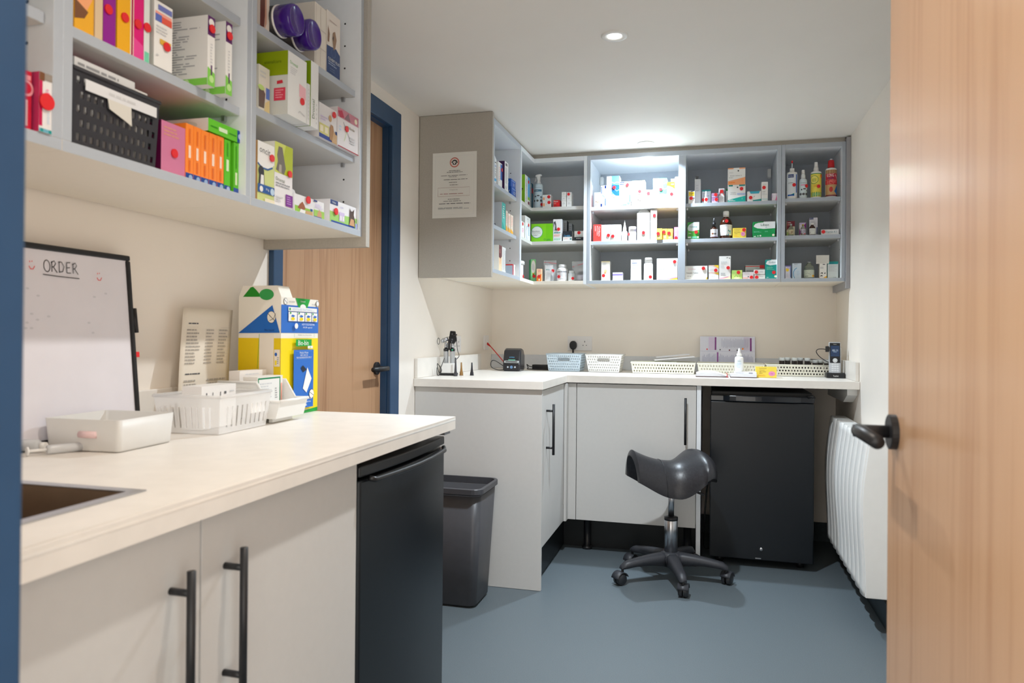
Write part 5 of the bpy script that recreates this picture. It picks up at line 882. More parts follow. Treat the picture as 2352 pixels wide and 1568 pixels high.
# whiteboard leaning against the wall
def whiteboard():
    y0, y1, h = .70, 1.362, .392; a = math.atan2(.052-.016, .386)
    t = tag(empty('whiteboard', (.064,(y0+y1)/2,ZW+.003)), 'whiteboard with black frame and the handwritten heading ORDER', 'whiteboard'); t.rotation_euler = (0,0,PI/2)
    W = y1-y0
    T = lambda x, y, z: (x, y*math.cos(a)+z*math.sin(a), z*math.cos(a)-y*math.sin(a))
    def B(n, p, q, m_, bev=0.):
        mb = MB().box(p, q); mb.v = [T(*v) for v in mb.v]; return mb.build(n, m_, t, bevel=bev)
    s = B('surface', (-W/2+.005,-.004,.005), (W/2-.005,.006,h-.005), mat('whiteboard_enamel', (226,224,232), .3, var=.02, vscale=14))
    for p, q in (((-W/2,-.008,0),(W/2,.008,.012)), ((-W/2,-.008,h-.012),(W/2,.008,h)), ((-W/2,-.008,.012),(-W/2+.012,.008,h-.012)), ((W/2-.012,-.008,.012),(W/2,.008,h-.012))): B('frame', p, q, BLKPL, .003)
    P = Print(lambda x,b,k: T(-W/2+x,-.0042-k,b), W, h); x0 = W-.222; z = h-.053
    def st(pts, sc=.0155, o=(0,0), wd=.0017, c='black'): P.stroke([(x0+o[0]*.66+p[0]*sc, z+o[1]+p[1]*sc*1.35) for p in pts], wd, c)
    st([(.5+.45*math.cos(q), .5+.55*math.sin(q)) for q in [PI/2+2*PI*i/16 for i in range(17)]])
    R_ = [[(0,0),(.05,1)],[(-.1,.85),(.4,1.05),(.6,.8),(.3,.5),(.05,.45)],[(.2,.48),(.75,-.05)]]
    for s_ in R_: st(s_, o=(.028,0))
    st([(0,0),(.05,1)], o=(.053,0)); st([(-.1,1),(.4,1),(.75,.6),(.5,.1),(-.1,0)], o=(.053,0))
    for s_ in ([(0,0),(.05,1)],[(0,1),(.6,1.05)],[(0,.5),(.5,.55)],[(0,0),(.6,.02)]): st(s_, o=(.079,0))
    for s_ in R_: st(s_, o=(.101,0))
    st([(-.3,-.35),(2,-.42),(5.2,-.45)])
    for o in ((-.056,.002),(.185,-.008)):
        st([(.3,.55),(.34,.7)], o=o, c='red'); st([(.6,.6),(.64,.72)], o=o, c='red'); st([(.15,.2),(.35,-.05),(.7,-.05),(.95,.25)], o=o, c='red')
    for k in range(26): P.ell(random.uniform(.2,.9)*W, random.uniform(.55,.78)*h, .004, .002, (206,206,214))
    P.build(s, 'handwriting')
    c = MB(); c.tube([T(W/2+.006,-.002,h*.70),T(W/2+.008,-.002,h*.56)], .006, 10); c.v = c.v; c.build('pen_clip', BLKPL, t)
    for q in (.66,.42): c = MB().box((W/2+.001,-.004,h*q),(W/2+.012,.004,h*q+.012)); c.v = [T(*v) for v in c.v]; c.build('red_tab', ink('red'), t)
whiteboard()
# printed sheet leaning on the wall
def sheet():
    t0 = empty('paper_sheet', (0,0,0)); tag(t0, 'curled printed form sheet leaning on the wall beside the sharps carton', 'paper')
    n, k = 10, 12; m = MB(); ya_, yb_, h = 1.49, 1.68, .29
    F = lambda a, b, q: (.03+.03*(1-b/h)+.012*math.sin(3*a/.2)*(b/h)+q, ya_+a+.052*(b/h)**1.3, ZW+b*.985)
    m.add([F((yb_-ya_)*j/n, h*i/k, 0) for i in range(k+1) for j in range(n+1)], [(i*(n+1)+j,i*(n+1)+j+1,(i+1)*(n+1)+j+1,(i+1)*(n+1)+j) for i in range(k) for j in range(n)], True)
    m.build('sheet', ink((230,222,208)), t0, solid=.0004)
    P = Print(F, yb_-ya_, h); P.n = 4; P.run([('g',.1,.85,.36,.875,1,'dgrey'),('g',.1,.41,.4,.435,1,'dgrey'),('g',.08,.5,.34,.82,11,(172,166,158)),('g',.42,.5,.6,.82,11,(182,176,168)),('g',.68,.5,.9,.82,11,(182,176,168)),('g',.08,.05,.4,.38,10,(172,166,158)),('g',.5,.05,.9,.38,10,(182,176,168))]+[('r',.06,.5+.03*i,.92,.501+.03*i,(170,166,160)) for i in range(12)]); P.build(t0)
sheet()
# sharps / clinical waste carton
def biobin():
    y0, y1, x1, dx = 1.724, 1.915, .188, .13; h = 1.203-ZW
    t = tag(empty('waste_carton', (x1,(y0+y1)/2,ZW), PI/2), 'yellow, blue and white clinical waste carton with folded gable top', 'carton'); w = y1-y0
    m = MB().box((-w/2,0,0),(w/2,dx,h)); m.build('carton_body', ink((236,232,222)), t)
    Y, BL, GR = (240,214,20), (44,108,196), (24,160,60)
    P = Print(faceF('front',w,dx,h)[0], w, h).run([('r',0,.03,1,.655,Y),('p',[(0,.0),(1,.0),(1,.035),(.6,.02),(0,.012)],GR),('r',0,.70,1,.935,BL),
        ('p',[(.36,1),(.76,1),(.68,.92),(.44,.92)],GR),('t','Container',.56,.975,.014,'white',0,.3),('e',.56,.925,.08,.025,'white'),('c',.1,.965,.009,'black'),('c',.1,.965,.008,'white'),('s',[(.06,.98),(.14,.95)],.0012,'black'),('t','NO SHARPS',.26,.965,.012,'dgrey',0,.2),('t','NO LIQUID',.86,.955,.012,'dgrey',0,.16),('c',.96,.965,.008,'black'),('c',.96,.965,.007,'white'),
        ('r',.16,.885,.94,.92,'white'),('r',.18,.892,.22,.912,GR),('g',.26,.892,.86,.914,2,(190,206,226)),('r',.16,.80,.38,.878,'white'),('r',.395,.80,.58,.878,'white'),('r',.595,.80,.77,.878,'white'),('r',.785,.80,.94,.878,'white')]
        +[q for c_ in (.27,.49,.68,.86) for q in (('e',c_,.82,.05,.013,Y),('p',[(c_-.05,.842),(c_+.02,.835),(c_+.05,.848),(c_-.02,.856)],BL),('r',c_-.08,.862,c_-.05,.876,GR))]
        +[('e',.34,.76,.045,.024,'white'),('t','AG/Y12/S/23/GB/5446',.66,.775,.016,'white',0,.46),('t','UN 3291 approved',.64,.747,.018,'white',0,.42),('r',.28,.665,.285,.695,GR),('r',.82,.665,.825,.695,GR),('t','WARNING: Do not fill above this line',.56,.682,.01,'dgrey',0,.46),
        ('r',.32,.585,.75,.645,GR),('t','Bio-bin',.52,.615,.042,'white',0,.38),('r',.64,.565,.78,.588,(236,236,226)),('t','10L',.71,.576,.012,GR),
        ('r',.26,.05,.80,.555,BL),('r',.3,.475,.76,.545,(90,146,216)),('r',.305,.478,.755,.542,BL),('t','Medical Waste',.53,.53,.016,'white',0,.34),('t','EWC 18 01 03',.53,.508,.014,'white',0,.4),('t','FOR INCINERATION ONLY',.53,.488,.014,'white',0,.42),
        ('p',[(.5,.22),(.62,.4),(.74,.3),(.6,.18)],'white'),('p',[(.44,.4),(.5,.42),(.6,.38),(.5,.36)],(40,46,60)),('c',.74,.165,.013,'black'),('c',.74,.165,.012,'white'),('s',[(.69,.18),(.79,.15)],.0014,'black'),('t','No liquid',.7,.125,.014,'white',0,.2),('t','WARNING: DO NOT FILL',.55,.1,.012,'white',0,.42),('g',.34,.06,.7,.085,1,'white')])
    P.build(t)
    P = Print(faceF('left',w,dx,h)[0], dx, h).run([('r',0,0,1,.655,(232,200,10)),('r',.5,0,.84,.69,(234,226,214)),('s',[(.5,.69),(.46,.4)],.001,GR),('p',[(0,.695),(.98,.70),(.8,.93)],(20,98,184)),('e',.78,.83,.1,.05,'black'),('e',.78,.83,.094,.047,(232,226,214)),('s',[(.7,.86),(.86,.8)],.0014,'black'),('s',[(.74,.8),(.84,.82),(.88,.86)],.0012,'black'),('t','No liquid',.74,.72,.022,(20,50,110),0,.3),('r',.86,.42,.99,.56,(234,226,214)),('e',.9,.52,.03,.015,'blue'),('r',.88,.43,.92,.47,Y),('g',.93,.44,.98,.5,4,'grey')]); P.build(t)
    # folded gable over the rear half
    m = MB(); g0, g1 = -w/2, -w/2+.055
    m.prism([(0,h),(dx,h),(dx-.012,h+.03),(.012,h+.03)], g0, g1, ax=0); gb = m.build('gable', ink((236,232,222)), t)
    P = Print(lambda a,b,k: (g0-k, dx-a, h+b), dx, .03); P.run([('p',[(.1,0),(.55,0),(.42,.6),(.34,.9),(.28,.85)],(10,136,20)),('e',.66,.2,.17,.5,(50,160,80))]); P.build(gb)
biobin()
# clear slotted basket
CLEAR = mat('clear_plastic_basket', (246,246,246), .3, var=0, alpha=.42)
def slot_basket(label, loc, rz, W, D, H, m_, taper, ns):
    t = tag(empty('storage_basket', loc, rz), label, 'basket', 'baskets on the sink worktop')
    bw, bd = W*taper, D*taper; m = MB(); nz = 7
    hole = lambda n: (lambda i, j: 1 <= j <= 4 and i % 3 == 1 and 1 < i < n-2)
    for fy in (-1,1): perf_wall(m, lambda s,q: (-(bw+(W-bw)*q)/2+(bw+(W-bw)*q)*s, D/2+fy*(bd+(D-bd)*q)/2, H*q), ns, nz, hole(ns))
    for sg in (-1,1): perf_wall(m, lambda s,q: (sg*(bw+(W-bw)*q)/2, D/2-(bd+(D-bd)*q)/2+(bd+(D-bd)*q)*s, H*q), ns, nz, hole(ns))
    m.add([(-bw/2,D/2-bd/2,.001),(bw/2,D/2-bd/2,.001),(bw/2,D/2+bd/2,.001),(-bw/2,D/2+bd/2,.001)], [(0,1,2,3)])
    m.build('body', m_, t, solid=.0016)
    m = MB(); m.prism([(-W/2-.006,-.006),(W/2+.006,-.006),(W/2+.006,D+.006),(-W/2-.006,D+.006)], H, H+.002, 2)
    m = MB(); m.tube([(-W/2,0,H),(W/2,0,H),(W/2,D,H),(-W/2,D,H),(-W/2,0,H)], .004, 8); m.build('rim', m_, t)
    return t, W, D, H
t, W, D, H = slot_basket('clear plastic slotted basket in front of the white stacking bin', (.262,1.472,ZW+.001), PI/2+.04, .205, .165, .082, CLEAR, .9, 31)
MB().box((W*.12,.004,H*.42),(W*.40,.0052,H*.8)).build('label', ink((238,236,234)), t)
# white stacking bin with raised back, holding cartons
def stackbin():
    t = tag(empty('stacking_bin', (.262,1.652,ZW+.001), PI/2+.02), 'white open-fronted stacking bin full of cartons', 'bin'); W, D, H = .132, .15, .10; th = .0025
    m = MB(); lo = .055
    side = [(0,.012),(D,.012),(D+.012,H),(D*.35,H),(D*.16,lo),(-.012,lo)]
    for x in (-W/2, W/2-th): m.prism(side, x, x+th, 0)
    m.add([(-W/2,0,.012),(W/2,0,.012),(W/2,-.012,lo),(-W/2,-.012,lo)], [(0,1,2,3)]); m.add([(-W/2,D,.012),(W/2,D,.012),(W/2,D+.012,H),(-W/2,D+.012,H)], [(0,1,2,3)]); m.add([(-W/2,0,.012),(W/2,0,.012),(W/2,D,.012),(-W/2,D,.012)], [(0,1,2,3)])
    m.build('body', WHITEPL, t, solid=.0015)
    MB().tube([(-W/2-.001,-.013,lo),(W/2+.001,-.013,lo)], .004, 8).build('front_lip', WHITEPL, t)
    for x in (-W/2, W/2): MB().tube([(x,-.012,lo),(x,D*.16,lo),(x,D*.35,H),(x,D+.012,H)], .0035, 8).build('side_rim', WHITEPL, t)
    bx('foot', (-W/2+.02,.02,0), (W/2-.02,.03,.0115), WHITEPL, t); bx('foot', (-W/2+.02,D-.03,0), (W/2-.02,D-.02,.0115), WHITEPL, t)
    return t
stackbin()
def standbox(label, loc, rz, w, d, h, c, prints, group='cartons in the stacking bin', lp=()):
    t = MB().box((-w/2,0,0),(w/2,d,h)).build('glove_box', ink(c)); t.location = loc; t.rotation_euler.z = rz; tag(t, label, 'box', group)
    Print(faceF('front',w,d,h)[0], w, h).run(prints).build(t)
    if lp: Print(faceF('left',w,d,h)[0], d, h).run(lp).build(t)
    return t
standbox('white carton with green border in the stacking bin', (.205,1.652,ZW+.0155), PI/2+.02, .115, .04, .098, (232,228,222), [('r',.02,.04,.9,.97,(10,128,80)),('r',.05,.09,.86,.93,(232,232,230)),('g',.08,.15,.55,.85,10,'lgrey'),('g',.68,.4,.78,.7,5,'grey'),('r',.92,.3,.96,.8,'salmon')])
standbox('plain white carton at the back of the stacking bin', (.155,1.652,ZW+.0155), PI/2+.02, .118, .03, .112, (232,226,220), [('g',.2,.9,.8,.94,1,'lgrey')])
standbox('white carton standing in the clear slotted basket', (.19,1.47,ZW+.004), PI/2+.04, .13, .05, .098, (236,234,232), [('r',.12,.72,.15,.84,'dgrey'),('r',.3,.74,.32,.84,'dgrey'),('r',.52,.73,.54,.84,'dgrey'),('r',.64,.78,.7,.84,'dgrey'),('g',.8,.8,.95,.86,1,'lgrey')], 'cartons in the clear basket')
m = MB(); m.prism([(-.056,0),(.056,0),(.056,.02),(.046,.026),(-.046,.026),(-.056,.02)], 0, .04, 1); t = m.build('glove_box', ink((240,240,240))); t.location = (.254,1.652,ZW+.0155); t.rotation_euler.z = PI/2+.02; tag(t, 'flat white folded pack at the front of the stacking bin', 'box', 'cartons in the stacking bin')
# open white tray
def tray():
    t = tag(empty('desk_tray', (.240,1.192,ZW), PI/2+.06), 'shallow open white plastic tray with rounded corners', 'tray'); W, D, H = .158, .165, .06
    def rr(w, d, z, r=.009, n=4):
        P = []
        for sx, sy_, a0 in ((1,1,0),(-1,1,90),(-1,-1,180),(1,-1,270)):
            for i in range(n+1): q = math.radians(a0+90*i/n); P.append((sx*(w/2-r)+r*math.cos(q), D/2+sy_*(d/2-r)+r*math.sin(q), z))
        return P
    L = [rr(W*.93,D*.93,.0005), rr(W*.95,D*.95,.004), rr(W,D,H), rr(W-.006,D-.006,H), rr(W*.95-.006,D*.95-.006,.005)]
    n = len(L[0]); m = MB().add(sum(L,[]), [(k*n+i,k*n+(i+1)%n,(k+1)*n+(i+1)%n,(k+1)*n+i) for k in range(4) for i in range(n)], True)
    m.f += [list(range(n))[::-1], [4*n+i for i in range(n)]]; m.m += [0,0]; m.sm += [False,False]; m.build('body', mat('tray_plastic', (222,222,220), .4, var=.01), t)
    m = MB(); m.lathe([(.009,0),(.0095,.003),(.0095,.026),(.008,.029)], 16, 'x', (-W/2-.013+.0,.10,.026)); k = MB()
    o = MB(); a = -W/2*.98; o.tube([(a-.001,.05,.032),(a-.001,.085,.032)], .0065, 12); o.build('pull_sticker', ink((236,206,208)), t)
tray()
# capped syringe in front of the tray
t = tag(empty('syringe', (.152,1.105,ZW+.0085), math.radians(62)), 'clear capped syringe lying in front of the white tray', 'syringe')
MB().lathe([(.0075,-.045),(.008,-.04),(.008,.02),(.004,.024)], 18, 'x').build('barrel', mat('syringe_plastic', (226,230,234), .2, var=0, alpha=.7), t)
MB().lathe([(.0072,.006),(.0072,.016)], 16, 'x').build('plunger_seal', ink('dgrey'), t); MB().lathe([(.004,.024),(.0035,.07),(.002,.074)], 14, 'x').build('needle_cap', WHITEPL, t); MB().lathe([(.003,-.075),(.003,-.045)], 10, 'x').build('plunger_rod', WHITEPL, t)
MB().lathe([(.008,-.077),(.008,-.074)], 16, 'x').build('thumb_rest', WHITEPL, t)
t = tag(empty('glass_vial', (.085,1.075,ZW+.001), .2), 'small clear vial lying left of the syringe by the whiteboard', 'vial')
MB().lathe([(.010,-.018),(.011,-.015),(.011,.012),(.006,.018)], 18, 'x', (0,0,.0115)).build('body', mat('syringe_plastic', (226,230,234), .2, var=0, alpha=.7), t); MB().lathe([(.0065,.018),(.0065,.028)], 14, 'x', (0,0,.0115)).build('cap', WHITEPL, t)
tag(MB().tube([(.055,1.165,ZW+.002),(.043,1.158,ZW+.062)], .0055, 12).build('marker_pen', ink('dgrey')), 'dark marker pen standing against the white tray by the whiteboard', 'pen')

# ================================================================== ON THE CORNER WORKTOP
ZC = HW+.0008
def pt(fr, zx, zy, z=ZC): u, v = fpx(fr, zx, zy); return on(u, v, 2, z)
# sockets
def socket(label, loc, rz, w, h=.086, cat='socket', gangs=2, plugged=()):
    t = tag(empty('wall_socket', loc, rz), label, cat, 'wall sockets'); W_ = mat('socket_white', (232,230,230), .4, var=0)
    bx('plate', (-w/2,-.008,-h/2), (w/2,0,h/2), W_, t, bevel=.002)
    for k in range(gangs):
        cx = (k-(gangs-1)/2)*.06
        m = MB(); m.box((cx-.002,-.0092,.006),(cx+.002,-.0085,.015)); m.box((cx-.013,-.0092,-.013),(cx-.007,-.0085,-.009)); m.box((cx+.007,-.0092,-.013),(cx+.013,-.0085,-.009)); m.build('pin_slots', ink('dgrey'), t)['kind'] = 'stuff'
        bx('switch', (cx+.016,-.0105,.012), (cx+.024,-.008,.026), W_, t, bevel=.001)
    return t
socket('white double wall socket on the back wall above the blue basket', (.547,YB,1.062), 0, .146)
socket('white double wall socket on the left wall behind the otoscope', (0,3.64,1.058), PI/2, .146)
t = tag(empty('data_outlet', (0,4.175,1.062), PI/2), 'white single wall outlet with the red cable near the corner', 'outlet')
bx('plate', (-.043,-.009,-.043), (.043,0,.043), mat('socket_white', (232,230,230), .4, var=0), t, bevel=.002); bx('jack', (-.012,-.013,-.02), (.012,-.0085,.012), ink('white'), t, bevel=.001)
t = tag(empty('power_plug', (.51,YB-.0085,1.053)), 'black three-pin plug in the back wall socket', 'plug')
m = MB(); m.prism([(.021*math.cos(q)*1.05, .024*math.sin(q)+(0 if math.sin(q) > 0 else -.004)) for q in [2*PI*i/20 for i in range(20)]], -.02, 0, 1); m.build('plug_body', BLKPL, t, bevel=.004)
MB().tube(spline([(0,-.012,-.02),(0,-.014,-.05),(.0,-.018,-.09),(.02,-.03,-.135)]), [.0055]*9+[.0035]*8+[.0035]*8, 8).build('cord', BLKPL, t)
RD = ink((206,40,40))
t = tag(empty('data_cable', (0,0,0)), 'red network cable running from the corner outlet to the printer', 'cable')
MB().tube(spline([(.0145,4.172,1.055),(.045,4.15,1.035),(.11,4.09,.985),(.155,4.04,.952),(.168,4.02,.944)]), .003, 8).build('cord', RD, t); MB().tube([(.0135,4.173,1.056),(.035,4.158,1.042)], [.0075,.004], 10).build('plug_boot', RD, t)
# twin-handle diagnostic set on its charging base
def otoscope():
    p = on(1027,862,2,ZC); t = tag(empty('otoscope_set', (p.x,p.y+.035,ZC), .1), 'twin-handled otoscope and ophthalmoscope set on a white charging base', 'otoscope')
    t.scale = (.72,.8,.82)
    G = mat('silver_handle', (190,192,194), .32, .6, var=.03)
    bx('base_foot', (-.058,-.04,0), (.05,.04,.012), BLKPL, t, bevel=.004); bx('base_block', (-.053,-.036,.012), (.045,.036,.072), WHITEPL, t, bevel=.006)
    for x, top in ((-.026,.16),(.018,.16)):
        hn = MB().lathe([(.0165,.055),(.0165,.14),(.0155,.143)], 20, off=(x,0,0)).build('grip', G, t)
        for q in range(8): a = 2*PI*q/8; MB().box((x+.0162*math.cos(a)-.0012,.0162*math.sin(a)-.0012,.064),(x+.0162*math.cos(a)+.0012,.0162*math.sin(a)+.0012,.136)).build('rib', G, hn)
        MB().lathe([(.0172,.143),(.0172,.158)], 20, off=(x,0,0)).build('ring', BLKPL, hn); MB().lathe([(.012,.158),(.0115,.185),(.009,.195)], 18, off=(x,0,0)).build('neck', CHROME, hn)
    MB().lathe([(.0045,-.001),(.0045,.001)], 12, 'y', (.022,-.0175,.151)).build('indicator', ink((40,190,130)), t)
    hd = MB(); hd.tube([(-.05,-.006,.205),(-.012,0,.217)], .0135, 16); hd.build('otoscope_head', CHROME, t)
    MB().tube([(-.044,-.0065,.206),(-.06,-.009,.201)], [.0135,.009], 16).build('specula_holder', G, t)
    n = 18; MB().tube([(-.076+.008*math.cos(2*PI*i/n),-.012,.202+.019*math.sin(2*PI*i/n)) for i in range(n+1)], .0018, 6).build('lens_loop', BLKPL, t)
    m = MB(); m.prism([(.0,.190),(.030,.186),(.046,.206),(.044,.234),(.038,.262),(.004,.264),(-.002,.232),(-.008,.21)], -.012, .01, 1); m.build('ophthalmoscope_head', BLKPL, t, bevel=.004)
    MB().tube([(-.004,-.016,.226),(.054,-.018,.242)], .0032, 8).build('brow_rest', BLKPL, t)
    for x, z in ((.02,.245),(.02,.212),(.016,.198)): MB().lathe([(.005,-.0015),(.005,.0005)], 12, 'y', (x,-.0135,z)).build('dial', ink('dgrey'), t)
    bx('clip', (-.008,-.02,.15), (.006,-.01,.205), BLKPL, t, bevel=.002)
    MB().tube(spline([(.046,-.005,.225),(.05,-.006,.19),(.056,-.01,.15),(.068,-.012,.118),(.058,-.012,.102),(.046,-.012,.094)]), .0022, 6).build('coil_cord', BLKPL, t)
    MB().tube(spline([(-.030,-.025,.1),(-.038,-.045,.07),(-.044,-.07,.035),(-.034,-.08,.028),(-.044,-.10,.02),(-.05,-.115,.05),(-.05,-.12,.072),(-.045,-.11,.065),(-.036,-.10,.05),(-.03,-.09,.03),(-.042,-.11,.004),(-.05,-.125,.012),(-.05,-.13,.05)]), .0022, 6).build('tangled_cord', BLKPL, t)
otoscope()
for k, (zx, zyb, zyt, c, rr_, lab) in enumerate(((746,1382,908,(64,64,68),.0098,'tall grey ear speculum cone standing beside the charging base'),(894,1366,1030,(150,112,62),.0098,'bronze ear speculum cone standing between two darker ones'),(1164,1366,1034,(44,44,50),.0098,'short black ear speculum cone standing on its own'))):
    p = pt('s', zx, zyb); p.y += .01; u, v = fpx('s', zx, zyt); q = on(u, v, 1, p.y); h = q.z-ZC
    o = MB().lathe([(rr_,0),(rr_,.004),(rr_*.78,.006),(rr_*.95,.008),(rr_*.9,.010),(rr_*.62,.022),(rr_*.45,h*.6),(rr_*.36,h),(rr_*.24,h),(rr_*.3,h*.6)], 20).build('ear_speculum', mat('speculum_%d' % k, c, .35, var=.03)); o.location = (q.x,p.y,ZC); tag(o, lab, 'speculum', 'ear specula')
# label printer
def printer():
    a = on(1148,852,2,ZC); b = on(1192,852,2,ZC); cx, yf = (a.x+b.x)/2+.012, a.y+.02; w = .098
    t = tag(empty('label_printer', (cx,yf,ZC), .08), 'compact black label printer with silver slot', 'printer'); h = .125; D = .15
    prof = [(0,0),(D,0),(D,h*.7),(D*.75,h*.95),(D*.45,h),(D*.22,h*.92),(.004,h*.38),(0,h*.3)]
    m = MB(); n = len(prof); X = [(-w/2-.002,1.),(-w/2+.004,1),(w/2-.004,1),(w/2+.002,1)]
    m.prism(prof, -w/2, w/2, 0); m.build('body', mat('printer_black', (40,40,44), .25, var=.03), t, bevel=.009, seg=3)
    sl = math.atan2(D*.22-.004, h*.54)
    F = lambda a_, b_, k: (-w/2+a_, .004+b_*math.sin(sl)-k-.001, h*.38+b_*math.cos(sl))
    m = MB(); m.box((-w*.42,-.004,h*.36),(w*.42,.012,h*.46)); m.build('exit_slot', mat('printer_silver', (196,200,202), .3, .4, var=0), t, bevel=.003); bx('slot_gap', (-w*.33,-.0052,h*.395), (w*.33,-.0038,h*.43), ink('black'), t)
    P = Print(F, w, h*.55); P.run([('t','DYMO',.5,.45,.1,'sky',0,.34),('r',.3,.2,.7,.25,'mint')]); P.build(t)
    for x, r in ((-.02,.005),(0,.008),(.02,.005)): MB().lathe([(r,-.0018),(r,.0005)], 16, 'y', (x,-.0005,h*.18)).build('button', ink((196,206,216)) if r < .006 else ink((110,150,196)), t)
    return cx, yf
cx_, yf_ = printer()
t = tag(empty('power_brick', (.30,4.12,ZC), -.06), 'black power brick with coiled leads beside the printer', 'power supply')
bx('brick', (0,0,0), (.115,.05,.03), BLKPL, t, bevel=.004)
MB().tube(spline([(.001,.02,.015),(-.02,.01,.02),(-.03,.0,.03),(-.02,-.01,.012),(-.025,-.005,.004),(.01,-.02,.004),(.06,-.022,.004),(.1,-.02,.006),(.125,0,.014),(.114,.02,.014)]), .0026, 6).build('lead', BLKPL, t)
tag(MB().tube(spline([(cx_-.052,yf_+.05,ZC+.006),(cx_-.085,yf_+.03,ZC+.004),(cx_-.12,yf_+.02,ZC+.02),(cx_-.125,yf_+.03,ZC+.05),(cx_-.11,yf_+.05,ZC+.055),(cx_-.07,yf_+.06,ZC+.03),(cx_-.052,yf_+.075,ZC+.014)]), .0022, 6).build('cable_loop', BLKPL), 'thin black cable looping left of the printer', 'cable')
# baskets
bb = 'woven plastic baskets on the corner worktop'
BLB = mat('blue_basket_plastic', (200,216,228), .4, var=.01)
p = pt('q',1435,600); basket('pale blue woven basket with handle slot', (.510,3.998,ZC+.001), 0, .196, .17, .094, BLB, .88, 35, 13, group=bb)
basket('white woven basket with handle slot next to the blue one', (.733,3.985,ZC+.001), 0, .196, .17, .094, WHITEPL, .84, 31, 13, group=bb)
cb = 'low cream baskets'
basket('low cream woven basket holding papers, left of three', (1.052,3.975,ZC+.001), .01, .335, .2, .056, CREAMPL, .95, 47, 7, group=cb, handle=False)
basket('low cream woven basket behind the open notebook, middle of three', (1.398,3.985,ZC+.001), .0, .335, .2, .056, CREAMPL, .95, 47, 7, group=cb, handle=False)
basket('low cream woven basket holding jars, beside the phone', (1.733,3.985,ZC+.001), .0, .315, .2, .056, CREAMPL, .95, 43, 7, group=cb, handle=False)
for k, (x, y_, a, tl, z, c, lab) in enumerate(((1.0,4.03,.06,.0,.058,(226,232,210),'green-edged booklet lying in the left cream basket'),(1.11,4.05,.12,.10,.080,(238,238,240),'loose white papers propped up in the left cream basket'),(1.10,4.13,.2,.10,.092,(232,234,240),'folded leaflet sticking out of the left cream basket'))):
    o = MB().box((-.12+.01*k,-.05,0),(.12-.02*k,.05,.004)).build('paper', ink(c)); o.location = (x,y_,ZC+z); o.rotation_euler = (0,-tl,a); tag(o, lab, 'paper', 'papers in the left cream basket')
for k in range(9):
    x = 1.655+.031*k if k < 5 else 1.79+.028*(k-5); y_ = 4.05+(.03 if k % 2 else 0)+(.01 if k > 4 else 0); hh = .088 if k < 5 else .078
    t = tag(empty('specimen_jar', (x,y_,ZC+.006)), 'small white-lidded jar number %d from the left in the right cream basket' % (k+1) if False else 'small white-lidded jar, %s from the left in the right cream basket' % ('first','second','third','fourth','fifth','sixth','seventh','eighth','ninth')[k], 'jar', 'white-lidded jars in the cream basket')
    MB().lathe([(.0125,0),(.0135,.003),(.0135,hh-.016)], 16).build('body', ink((44,36,34)), t); MB().lathe([(.0142,hh-.0165),(.0142,hh-.002),(.013,hh)], 18).build('lid', ink((222,230,234)), t)
tag(MB().tube(spline([(1.72,4.17,ZC+.05),(1.735,4.14,ZC+.083),(1.80,4.13,ZC+.085),(1.85,4.13,ZC+.078),(1.875,4.12,ZC+.06)]), .0022, 6).build('cable', BLKPL), 'thin black cable arching over the jars in the cream basket', 'cable')
# dosage chart standing against the wall
t = MB().box((-.148,0,0),(.148,.0015,.205)).build('wall_chart', ink((222,224,238))); t.location = (1.387,YB-.055,ZC); t.rotation_euler = (-.2,0,0); tag(t, 'pale lilac laminated dosing chart leaning against the back wall', 'chart')
Print(lambda a,b,k: (-.148+a,-k,b), .296, .205).run([('r',.0,.58,1,.59,(196,196,220)),('r',.27,.62,.30,.98,(130,50,130)),('r',.91,.6,.94,.96,(130,50,130)),('r',.31,.06,.34,.56,(150,90,160)),('r',.16,.62,.26,.98,(214,200,226)),('r',.8,.62,.9,.98,(214,206,226)),('c',.13,.64,.004,'red'),('c',.37,.63,.004,'dgrey'),('c',.54,.62,.004,'maroon'),('c',.68,.62,.004,'dgrey'),('c',.78,.66,.005,'orange')]+[('r',x_/40,.1+.02*random.random(),x_/40+.008,.52-.1*random.random(),(176,178,200)) for x_ in range(2,39) if x_ not in (12,13)]+[('r',x_/40,.66+.05*random.random(),x_/40+.007,.94-.06*random.random(),(180,184,204)) for x_ in range(16,36)]).build(t)
# squeeze bottle, notebook, cartons in front of the baskets
bottle('white dropper squeeze bottle standing on a flat carton','b',3.83,'p',1106,246,1190,ZC+.0262,[(.92,0),(1,.02),(1,.56),(.9,.62),(.5,.645)],'white',[('collar',[(.58,.65),(.58,.745),(.5,.765)],'white'),('spout',[(.42,.765),(.36,.82),(.16,.97),(.1,1)],'white')],(.06,.52,(236,238,242),2.4),[('t','Saline',.5,.84,.1,'teal',0,.6),('g',.1,.2,.8,.7,5,'pblue')],group=None)
def book():
    x0, x1 = on(1598,864,2,ZC).x, on(1672,864,2,ZC).x
    t = tag(empty('notebook', ((x0+x1)/2,3.745,ZC+.001), .0), 'open page-curled notebook with red ribbon and dark cover', 'notebook'); w = x1-x0
    bx('cover', (-w/2,0,0), (w/2,.13,.002), ink((80,44,44)), t)
    n = 14; top = [(-w/2+.002+(w-.006)*i/n, .004+.022*math.sin(PI*min(1,(i/n)*.85+.18))**.8) for i in range(n+1)]
    m = MB(); m.prism([(-w/2+.002,.0022)]+top+[(w/2-.004,.0022)], .002, .128, 1); pg = m.build('pages', ink((236,236,240)), t)
    for k in range(4): MB().tube([(x_,.0005,.003+(z_-.003)*(k+1)/5) for x_, z_ in top], .0004, 4).build('page_edge', ink('lgrey'), pg)
    MB().tube(spline([(w/2-.012,.0,.022),(w/2-.004,-.003,.012),(w/2-.010,-.006,.004),(w/2-.002,-.01,.001)]), .0016, 6).build('ribbon', RD, t)
